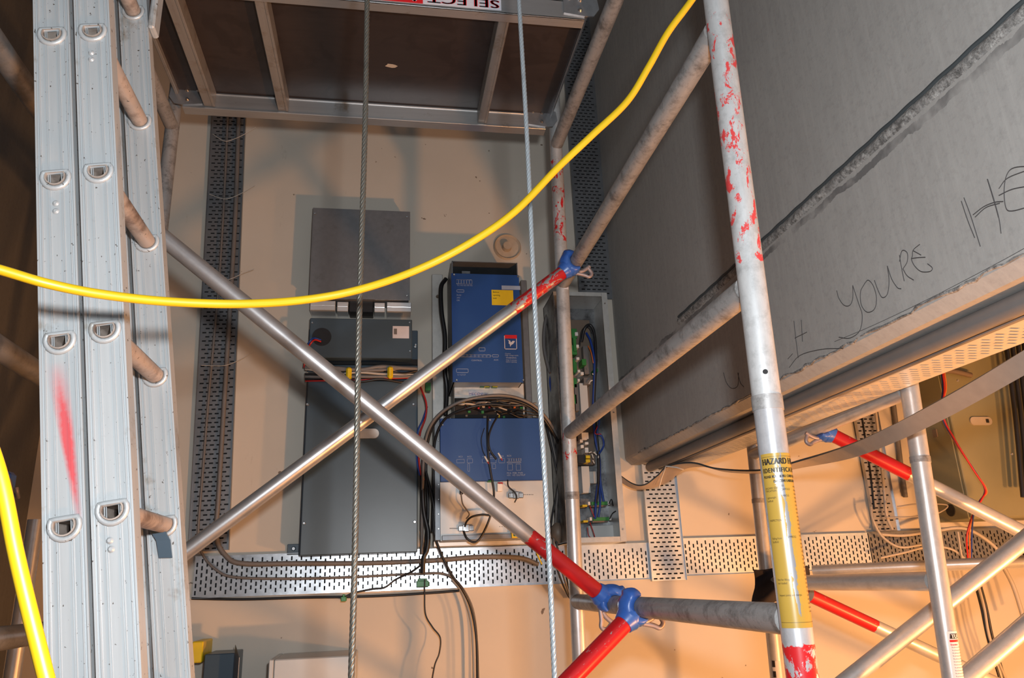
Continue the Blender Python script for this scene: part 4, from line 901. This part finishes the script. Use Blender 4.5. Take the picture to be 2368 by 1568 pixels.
for (a_, b_, w_) in (((418,22),(485,250),.036),((617,32),(654,262),.034),((1155,62),(1112,285),.032)):
    p, q = PZ(a_[0],a_[1],zb+.04), PZ(b_[0],b_[1],zb+.04); m = MB(); xx = (p.x+q.x)/2
    m.box(xx-w_/2, xx+w_/2, 2.003, 2.598, zb+.012, zb+.075, .002).box(xx+w_/2-.006, xx+w_/2+.004, 2.003, 2.598, zb+.010, zb+.075, .002); obj('cross_member', m, M['cross'], g)
m = MB(); m.box(x0-.03, x0-.018, 1.975, 2.63, zb+.055, zb+.10, .002); obj('end_trim', m, M['cross'], g)
m = MB(); m.box(x1+.018, x1+.026, 1.975, 2.63, zb+.055, zb+.10, .002); obj('end_trim', m, M['galv'], g)
for (xx, yy, s) in ((x1,1.96,1),(x1,2.594,1),(x0,2.594,-1),(x0,1.96,-1)):
    m = MB(); o_ = [(-.07,.02),(.0,.012),(.03,.015),(.05,.045),(.045,.085),(.0,.095),(-.07,.095)]
    m.prism([(xx+s*u, v) for u, v in o_], lambda u, v: (u, yy, zb+v), lambda u, v: (u, yy+.005, zb+v)); hk = obj('hook_plate', m, M['galv'], g)
    m = MB()
    for (u, v) in ((-.05,.08),(-.012,.075),(-.015,.035)): m.disc((xx+s*u, yy, zb+v), (0,-1,0), .0085, .007, 12, .5)
    obj('rivet', m, M['chrome'], hk)
m = MB(); c = PZ(905,153,zb+.073); n = 9; random.seed(9)
pl = [(math.cos(2*PI*i/n)*.026*random.uniform(.6,1.2), math.sin(2*PI*i/n)*.013*random.uniform(.6,1.2)) for i in range(n)]
m.prism(pl, lambda u, v: (c.x+u, c.y+v, zb+.0745), lambda u, v: (c.x+u, c.y+v, zb+.076)); obj('splinter_patch', m, M['patch'], g)
# sticker on front beam: lettering upside down
yf = 1.9645
def onbeam(px, py): return PY(px, py, yf)
L0 = onbeam(606,3); R0 = onbeam(1160,37); zs = zb+.010
sh = .052
st = obj('sticker', MB().box(onbeam(606,3).x, R0.x, yf-.0004, yf+.0005, zs, zs+sh, .0002), M['sticker'], g); st['label'] = 'red and white advertising sticker, upside down'
rx0, rx1 = onbeam(783,10).x, onbeam(978,20).x
obj('red_panel', MB().box(rx0, rx1, yf-.0010, yf, zs, zs+sh), M['redink'], g)
def upside(xr, zz): return lambda u, v: (xr-u, yf-.0016, zz+.034-v)
m = MB(); text_into(m, 'SELECT', .044, upside(onbeam(1160,30).x-.006, zs+.002), 1.05, 1, True, fit=onbeam(1154,30).x-onbeam(990,25).x); obj('sticker_lettering', m, M['redink'], g)
m = MB(); text_into(m, '9350 050', .044, upside(onbeam(775,8).x, zs+.002), 1.0, 1, False, fit=onbeam(775,10).x-onbeam(614,5).x); obj('sticker_lettering', m, M['redink'], g)
m = MB(); text_into(m, 'ACCESS', .044, upside(rx1-.004, zs+.002), 1.05, 1, True, fit=(rx1-rx0)-.014); obj('sticker_lettering', m, M['sticker'], g)
obj('yellow_label', MB().box(onbeam(500,0).x, onbeam(573,0).x, yf-.0006, yf+.0005, zs+.012, zs+.06), M['yel'], g)

# ================================================================ LADDER
YA, YB_ = 1.18, 1.45
A0, A1 = PY(122,120,YA), PY(156,1450,YA); B0, B1 = PY(217,120,YA), PY(272,1450,YA)
def dshape(r, n=14):        # flat top, round belly
    o = []
    for i in range(n+1): t = PI-.5+(PI+1.0)*i/n; o.append((r*math.cos(t), r*math.sin(t)))
    k = len(o); o2 = []
    a, b = V(o[-1]), V(o[0])
    for i in range(1, 6): q = a.lerp(b, i/6); o2.append((q.x, q.y))
    return o+o2
def stile(mb, x0, y0, w, dpt, zlo, zhi, holes, hr, face=-1):
    """channel stile in ladder space, web on the near side with D holes"""
    hs = sorted(h for h in holes if zlo+.03 < h < zhi-.03); cur = zlo; yw = y0 if face < 0 else y0+dpt
    H = dshape(hr)
    def quad(za, zb_):
        for yy in (y0,): mb.add([(x0-w/2,yy,za),(x0+w/2,yy,za),(x0+w/2,yy,zb_),(x0-w/2,yy,zb_)], [(0,1,2,3)])
    for h in hs:
        za, zb_ = h-.03, h+.03
        if za > cur: quad(cur, za)
        nH = len(H); vs = [(x0+u, y0, h+v) for u, v in H]; ou = []
        for u, v in H:
            L_ = max(abs(u)/(w/2), abs(v)/.03); ou.append((x0+u/L_, y0, h+v/L_))
        cr = [(x0-w/2,y0,za),(x0+w/2,y0,za),(x0+w/2,y0,zb_),(x0-w/2,y0,zb_)]
        mb.add(vs+ou, [(i,(i+1)%nH,nH+(i+1)%nH,nH+i) for i in range(nH)])
        for c_ in cr:
            i = min(range(nH), key=lambda q: (V(ou[q])-V(c_)).length); best = None
            for s1 in (-1, 1):
                j = (i+s1) % nH
                pass
            # fill the corner between the two ring points on either side of it
            js = sorted(range(nH), key=lambda q: (V(ou[q])-V(c_)).length)[:2]; mb.add([ou[js[0]], ou[js[1]], c_], [(0,1,2)])
        cur = zb_
    quad(cur, zhi)
    for sx in (-1, 1):
        xa = x0+sx*w/2; mb.box(xa-.0015 if sx < 0 else xa-.0015, xa+.0015, y0-.003, y0+dpt, zlo, zhi)
        mb.box(xa-sx*.006-.001, xa-sx*.006+.001, y0-.0022, y0+.001, zlo, zhi); mb.box(xa-sx*.016-.0006, xa-sx*.016+.0006, y0-.0012, y0+.001, zlo, zhi); mb.box(xa-sx*.0185-.0005, xa-sx*.0185+.0005, y0-.0010, y0+.001, zlo, zhi)
        mb.box(xa-sx*.012, xa, y0+dpt-.002, y0+dpt, zlo, zhi)
def build_ladder(P0, P1, label, hole_px, far_vis, zhi, group='sections of the aluminium extension ladder', wd=.0535, dents=()):
    dx = (P0.x-P1.x)/(P0.z-P1.z); ang = math.atan(dx); base = V((P1.x-dx*P1.z, YA, 0))
    rot = Matrix.Rotation(ang, 4, 'Y'); g = thing('ladder_section', label, 'ladder', base, group, rot.to_3x3())
    inv = g.matrix_basis.inverted()
    hz = [(inv @ PY(px, py, YA)).z for px, py in hole_px]
    pitch = (hz[0]-hz[-1])/(len(hz)-1); holes = [hz[-1]+pitch*i for i in range(-6, 12)]; holes = [h for h in holes if .1 < h < zhi-.06]
    mw = g.matrix_basis
    def put(name, mb, mat, parent=None):
        mb.v = [tuple(mw @ V(v)) for v in mb.v]; return obj(name, mb, mat, parent or g)
    m = MB(); stile(m, 0, 0, wd, .027, .03, zhi, holes, .0165); s1 = put('stile', m, dents if dents else M['ladder'])
    m = MB(); yb = YB_-YA; stile(m, 0, yb, wd, .027, .03, zhi, holes, .0160); s2 = put('stile', m, M['ladder'])
    for h in holes:
        m = MB(); H = dshape(.0155, 14); nH = len(H)
        for rr, flip in ((1.0, 1), (.86, -1)):
            vs = [(u*rr, -.006, h+v*rr) for u, v in H]+[(u*rr, yb+.012, h+v*rr) for u, v in H]
            m.add(vs, [(i,(i+1)%nH,nH+(i+1)%nH,nH+i) for i in range(nH)], True)
        vs = [(u, -.006, h+v) for u, v in H]+[(u*.86, -.006, h+v*.86) for u, v in H]; m.add(vs, [(i,(i+1)%nH,nH+(i+1)%nH,nH+i) for i in range(nH)])
        ru = put('rung', m, M['ladder2'])
        if 1.2 < h < 3.2:
            m = MB(); H2 = dshape(.0195)
            for yy, s in ((-.0015, 1), (yb-.0015, 1)):
                pts = [V((u, yy, h+v)) for u, v in H2]; pts.append(pts[0]); pts.append(pts[1]); m.mark(); m.sweep(pts, .0042, 8, False)
            put('rung_collar', m, M['ladder'], ru)
    return g, holes, mw
lad_red = M['ladder'].copy(); t = lad_red.node_tree; bs = [n for n in t.nodes if n.type == 'BSDF_PRINCIPLED'][0]
src = bs.inputs['Base Color'].links[0].from_socket; o = objco(t); sep = N(t, 'ShaderNodeSeparateXYZ'); L(t, o, sep.inputs[0])
zc = sep.outputs[2]; xc = sep.outputs[0]
# sprayed red smear between two rungs
zrel = mth(t, 'DIVIDE', mth(t, 'SUBTRACT', zc, 1.73), .19)       # 0 at its foot, 1 at its head
xctr = mth(t, 'ADD', .018, mth(t, 'MULTIPLY', zrel, -.020)); hw_ = mth(t, 'ADD', .006, mth(t, 'MULTIPLY', zrel, .009))
k = mth(t, 'SUBTRACT', 1.0, mth(t, 'DIVIDE', mth(t, 'ABSOLUTE', mth(t, 'SUBTRACT', xc, xctr)), hw_), True)
kz = mth(t, 'MULTIPLY', mth(t, 'GREATER_THAN', zrel, -.25), mth(t, 'SUBTRACT', 1.0, mth(t, 'MULTIPLY', mth(t, 'ABSOLUTE', mth(t, 'SUBTRACT', zrel, .55)), 1.5), True))
kz = mth(t, 'MULTIPLY', k, kz); kz = mth(t, 'MULTIPLY', mth(t, 'MULTIPLY', kz, 1.9), mth(t, 'ADD', .5, noise(t, o, 110, 4)), True)
L(t, mix(t, kz, src, (.55,.09,.10,1)), bs.inputs['Base Color'])
gl1, holes1, mw1 = build_ladder(A0, A1, 'leftmost section of the aluminium ladder, smeared with red spray paint', [(125,80),(127,410),(135,790),(150,1215)], False, 3.3, dents=lad_red)
gl2, holes2, mw2 = build_ladder(B0, B1, 'right section of the aluminium ladder, nested beside the red-smeared one, rungs showing', [(210,72),(213,392),(226,762),(250,1180)], True, 3.3)
# rivets and bracket
def rv(px, py, g, Y=YA):
    m = MB(); c = PY(px, py, Y-.001); m.disc(c, (0,-1,0), .0055, .0025, 12, .5); return m
m = MB()
for (px_, py_) in ((211,122),(211,137),(254,1250),(257,1270)): c = PY(px_,py_,YA-.0012); m.disc(c, (0,-1,0), .005, .0028, 12, .5)
obj('rivet', m, M['ladder'], gl2)
m = MB()
for (px_, py_) in ((129,470),(129,488)): c = PY(px_,py_,YA-.0012); m.disc(c, (0,-1,0), .005, .0025, 12, .5)
obj('rivet', m, M['ladder'], gl1)
m = MB(); a = PY(362,1222,YB_-.012); b = PY(376,1250,YB_-.008); c = PY(382,1290,YB_-.004)
m.add([a+V((-.012,0,0)),a+V((.012,0,0)),b+V((.013,0,0)),b+V((-.010,0,0)),c+V((.012,0,0)),c+V((-.010,0,0))], [(0,1,2,3),(3,2,4,5)]); br = obj('rung_hook', m, M['slate'], gl2, .004); br['label'] = 'small blue-grey steel bracket'
m = MB(); a = PY(340,20,YB_-.006); m.box(a.x+.006,a.x+.020,YB_-.010,YB_+.03,a.z-.050,a.z+.06,.004); obj('guide_bracket', m, M['ladder'], gl2)

# ================================================================ ROPES AND YELLOW CABLE
def rope(px0, px1, Y, r, mat, label, sgn):
    a, b = PY(px0[0],px0[1],Y), PY(px1[0],px1[1],Y); d = (b-a).normalized(); top_ = a-d*((3.6-a.z)/(-d.z))*-1 if False else a+d*((3.6-a.z)/d.z); bot = a+d*((1.0-a.z)/d.z)
    n = 900; m = MB(); K = 24; ln = (bot-top_).length; lay = .062
    P = [top_.lerp(bot, i/n)+V((.0012*math.sin(i*.021), .001*math.sin(i*.017+1), 0)) for i in range(n+1)]
    m.sweep(P, r, K, True, None, lambda k, i: 1.0+.16*abs(math.cos(3*(2*PI*k/K)))-.22*(1-abs(math.cos(3*2*PI*k/K)))**3, sgn*2*PI*(ln/n)/lay)
    return solo('wire_rope', m, mat, label, 'rope')
def ropemat(name, a, b, met, rough):
    m, t, bb = nt(name); f = noise(t, objco(t, (1,1,.5)), 240, 5, .7); g_ = noise(t, objco(t), 5, 4)
    c = mix(t, f, c4(a), c4(b)); c = mix(t, ramp(t, g_, .6, .7), c, c4([x*.6 for x in a])); L(t, c, bb.inputs['Base Color']); bb.inputs['Metallic'].default_value = met; bb.inputs['Roughness'].default_value = rough; bump(t, bb, f, .5, .001); return m
rope((850,0),(812,1568),1.40,.0050,ropemat('greasy_wire_rope',(.045,.040,.032),(.20,.19,.165),.5,.36),'dark greasy wire rope hanging left of centre',1)
rope((1201,0),(1283,1568),1.40,.0044,ropemat('clean_wire_rope',(.24,.27,.29),(.40,.44,.47),.35,.35),'clean silvery wire rope hanging right of centre',1)
mb = MB(); pts = [(-260,540,.90),(-120,592,.91),(0,624,.93),(110,656,.95),(230,680,.98),(380,697,1.02),(550,703,1.06),(700,694,1.10),(830,670,1.12),(960,626,1.14),(1080,566,1.14),(1190,490,1.14),(1290,388,1.14),(1370,312,1.13),(1450,235,1.12),(1500,155,1.10),(1545,75,1.08),(1600,0,1.06),(1690,-130,1.03),(1760,-260,1.0)]
wire(pts, .0063, M['yellow'], 'yellow_cable', 'yellow power cable sagging right across the view in front of everything', 'cable', n=14, k=10)
wire([(-80,900,.72),(-30,1010,.72),(5,1120,.72),(35,1270,.72),(65,1400,.72),(100,1540,.72),(135,1680,.72),(170,1850,.72)], .0063, M['yellow'], 'yellow_cable', 'yellow power cable dropping steeply at the bottom left corner', 'cable', n=14, k=10)

# ================================================================ SECOND TOWER (right, warm lit)
a0, a1 = PY(2099,870,1.9), PY(2203,1568,1.9); b0, b1 = PY(1744,1060,2.9), PY(1797,1568,2.9)
TA = lambda z: atz(a0, a1, z); TB = lambda z: atz(b0, b1, z)
jz = PY(2135,1068,1.9).z; jzb = PY(1752,1162,2.9).z
g = thing('tower_section', 'upper frame of the second tower, ending just below the slotted tray at the right', 'scaffold section', (1.49,2.4,jz), 'frames of the second scaffold tower')
zt = 2.045
tubel('post', TA(jz), TA(2.75), m_warm, g); tubel('post', TB(jzb), TB(2.06), m_warm, g)
tubel('rung', TB(2.055), TA(2.080)+V((0,.02,0)), m_warm, g); tubel('rung', TA(2.65), TA(2.65)+V((0,.95,0)), m_warm, g); tubel('post', TB(2.06), TB(2.75), m_warm, g)
mb = MB(); mb.mark(); mb.tube(TA(jz-.003), TA(jz+.014), R_+.0014, None, 28); mb.mark(); mb.tube(TB(jzb-.003), TB(jzb+.014), R_+.0014, None, 28); obj('joint_collar', mb, m_rung, g)
q = PY(2126,1021,1.9); hd = (V((0,0,0))-V((q.x,q.y,0))).normalized(); mb = MB(); mb.disc(TA(q.z)+hd*(R_-.0008)+V((.004,0,0)), hd, .0045, .0016, 14); obj('pin_hole', mb, M['dark'], g)
g = thing('tower_section', 'lower frame of the second tower, near post carrying a white instruction label', 'scaffold section', (1.44,2.4,0), 'frames of the second scaffold tower')
tubel('post', TA(0), TA(jz), m_warm, g); tubel('post', TB(0), TB(jzb), m_warm, g)
tubel('rung', TB(1.553), TA(1.556)+V((0,.02,0)), m_warm, g); tubel('rung', TB(1.0), TA(1.0)+V((0,.02,0)), m_warm, g)
tz1, tz0 = PY(2195,1458,1.9).z, PY(2215,1640,1.9).z
mb = MB(); wrap(mb, TB, 1.10, 1.275, -1.0, .35, R_+.0008, 20, 8); obj('post_label', mb, M['sticker'], g)
mb = MB(); zz = 1.11
while zz < 1.26: wrap(mb, TB, zz, zz+.022, -.95, -.55, R_+.0014, 8, 1); zz += .036
obj('label_blocks', mb, M['ink'], g)
mb = MB(); wrap(mb, TA, tz0, tz1, -.62, .62, R_+.0008, 20, 8); tg = obj('instruction_label', mb, M['sticker'], g)
def wr2(z, da=0.0, r=R_+.0014):
    def fn(u, v):
        zz = z+v; c = TA(zz); t = -.40+da+u/r; return (c.x+r*math.sin(t), c.y-r*math.cos(t), zz)
    return fn
mb = MB()
o2 = wr2(tz1-.018); mb.add([o2(u, v) for u, v in ((0,0),(.006,0),(.012,0),(.018,0),(.024,0),(.024,.012),(.018,.012),(.012,.012),(.006,.012),(.002,.012))], [(0,1,8,9),(1,2,7,8),(2,3,6,7),(3,4,5,6)])
z = .040
while z < tz1-tz0-.01: text_into(mb, 'Fit all braces before use', .0042, wr2(tz1-z, .06), 1.0, .9); z += .0068
obj('label_printing', mb, M['ink'], g)
mb = MB(); text_into(mb, 'TU', .013, wr2(tz1-.0165, .16, R_+.0018), 1.0, 1.0, True); obj('label_logo', mb, M['sticker'], g)
mb = MB(); o2 = wr2(tz1-.026); mb.add([o2(u, v) for u, v in ((-.001,0),(.008,0),(.016,0),(.024,0),(.024,.0055),(.016,.0055),(.008,.0055),(-.001,.0055))], [(0,1,6,7),(1,2,5,6),(2,3,4,5)]); text_into(mb, 'Erection', .0058, wr2(tz1-.034), 1.0, 1.0, True); obj('red_bar', mb, M['redink'], g)
# braces of the second tower
rA = PY(1893,1000,2.42); rA = TB(2.055).lerp(TA(2.08), .48)
rA = V((rA.x, PX(1893,995,rA.x).y, rA.z)); d_ = TA(2.08)-TB(2.055)
e_ = PY(2368,1232,2.30); brace('second tower brace falling right from a blue claw below the slotted tray, red upper end', m_wbr, rA, rA+(e_-rA)*1.5, d_, gap=.055)
rB = TB(1.553).lerp(TA(1.556), .22); e_ = PY(2230,1545,2.75); rB = PY(1862,1372,2.68); brace('second tower brace falling right behind the yellow-tagged post, short red end', m_wbr, rB, rB+(e_-rB)*1.6, d_, claw=False, gap=.02)
g = thing('diagonal_brace', 'plain brace of the second tower rising right from the bottom, crossing behind its near post', 'brace', PY(1950,1580,2.2)); tubel('tube', PY(1930,1598,2.2), PY(2420,1208,2.1), m_warm, g)
g = thing('diagonal_brace', 'plain brace at the bottom right corner, right of the labelled post', 'brace', PY(2190,1600,2.05)); tubel('tube', PY(2150,1640,2.05), PY(2420,1405,2.0), m_warm, g)
g = thing('horizontal_tube', 'level scaffold tube passing behind the second tower just above its rung', 'scaffold tube', PY(1870,1325,3.2)); tubel('tube', PY(1880,1320,3.35), PY(2440,1296,2.75), m_warm, g, .024)
# dark cloth hung on the rear warm post
mb = MB(); vs = []; fs = []; nu, nv = 14, 12
for j in range(nv+1):
    for i in range(nu+1):
        u = i/nu; v = j/nv; px_ = 1743+(1868-1743)*u+4*math.sin(v*5); py_ = 1318-10*u+(84-22*abs(u-.15))*v+2.5*math.sin(u*9)
        vs.append(PY(px_, py_, 2.80+.03*math.sin(u*7+v*3)+.02*math.sin(v*6)))
fs = [(j*(nu+1)+i, j*(nu+1)+i+1, (j+1)*(nu+1)+i+1, (j+1)*(nu+1)+i) for j in range(nv) for i in range(nu)]
mb.add(vs, fs, True); solo('cloth', mb, M['cloth'], 'dark cloth hanging from the rear post of the second tower beside the yellow tag', 'cloth', None, .006)
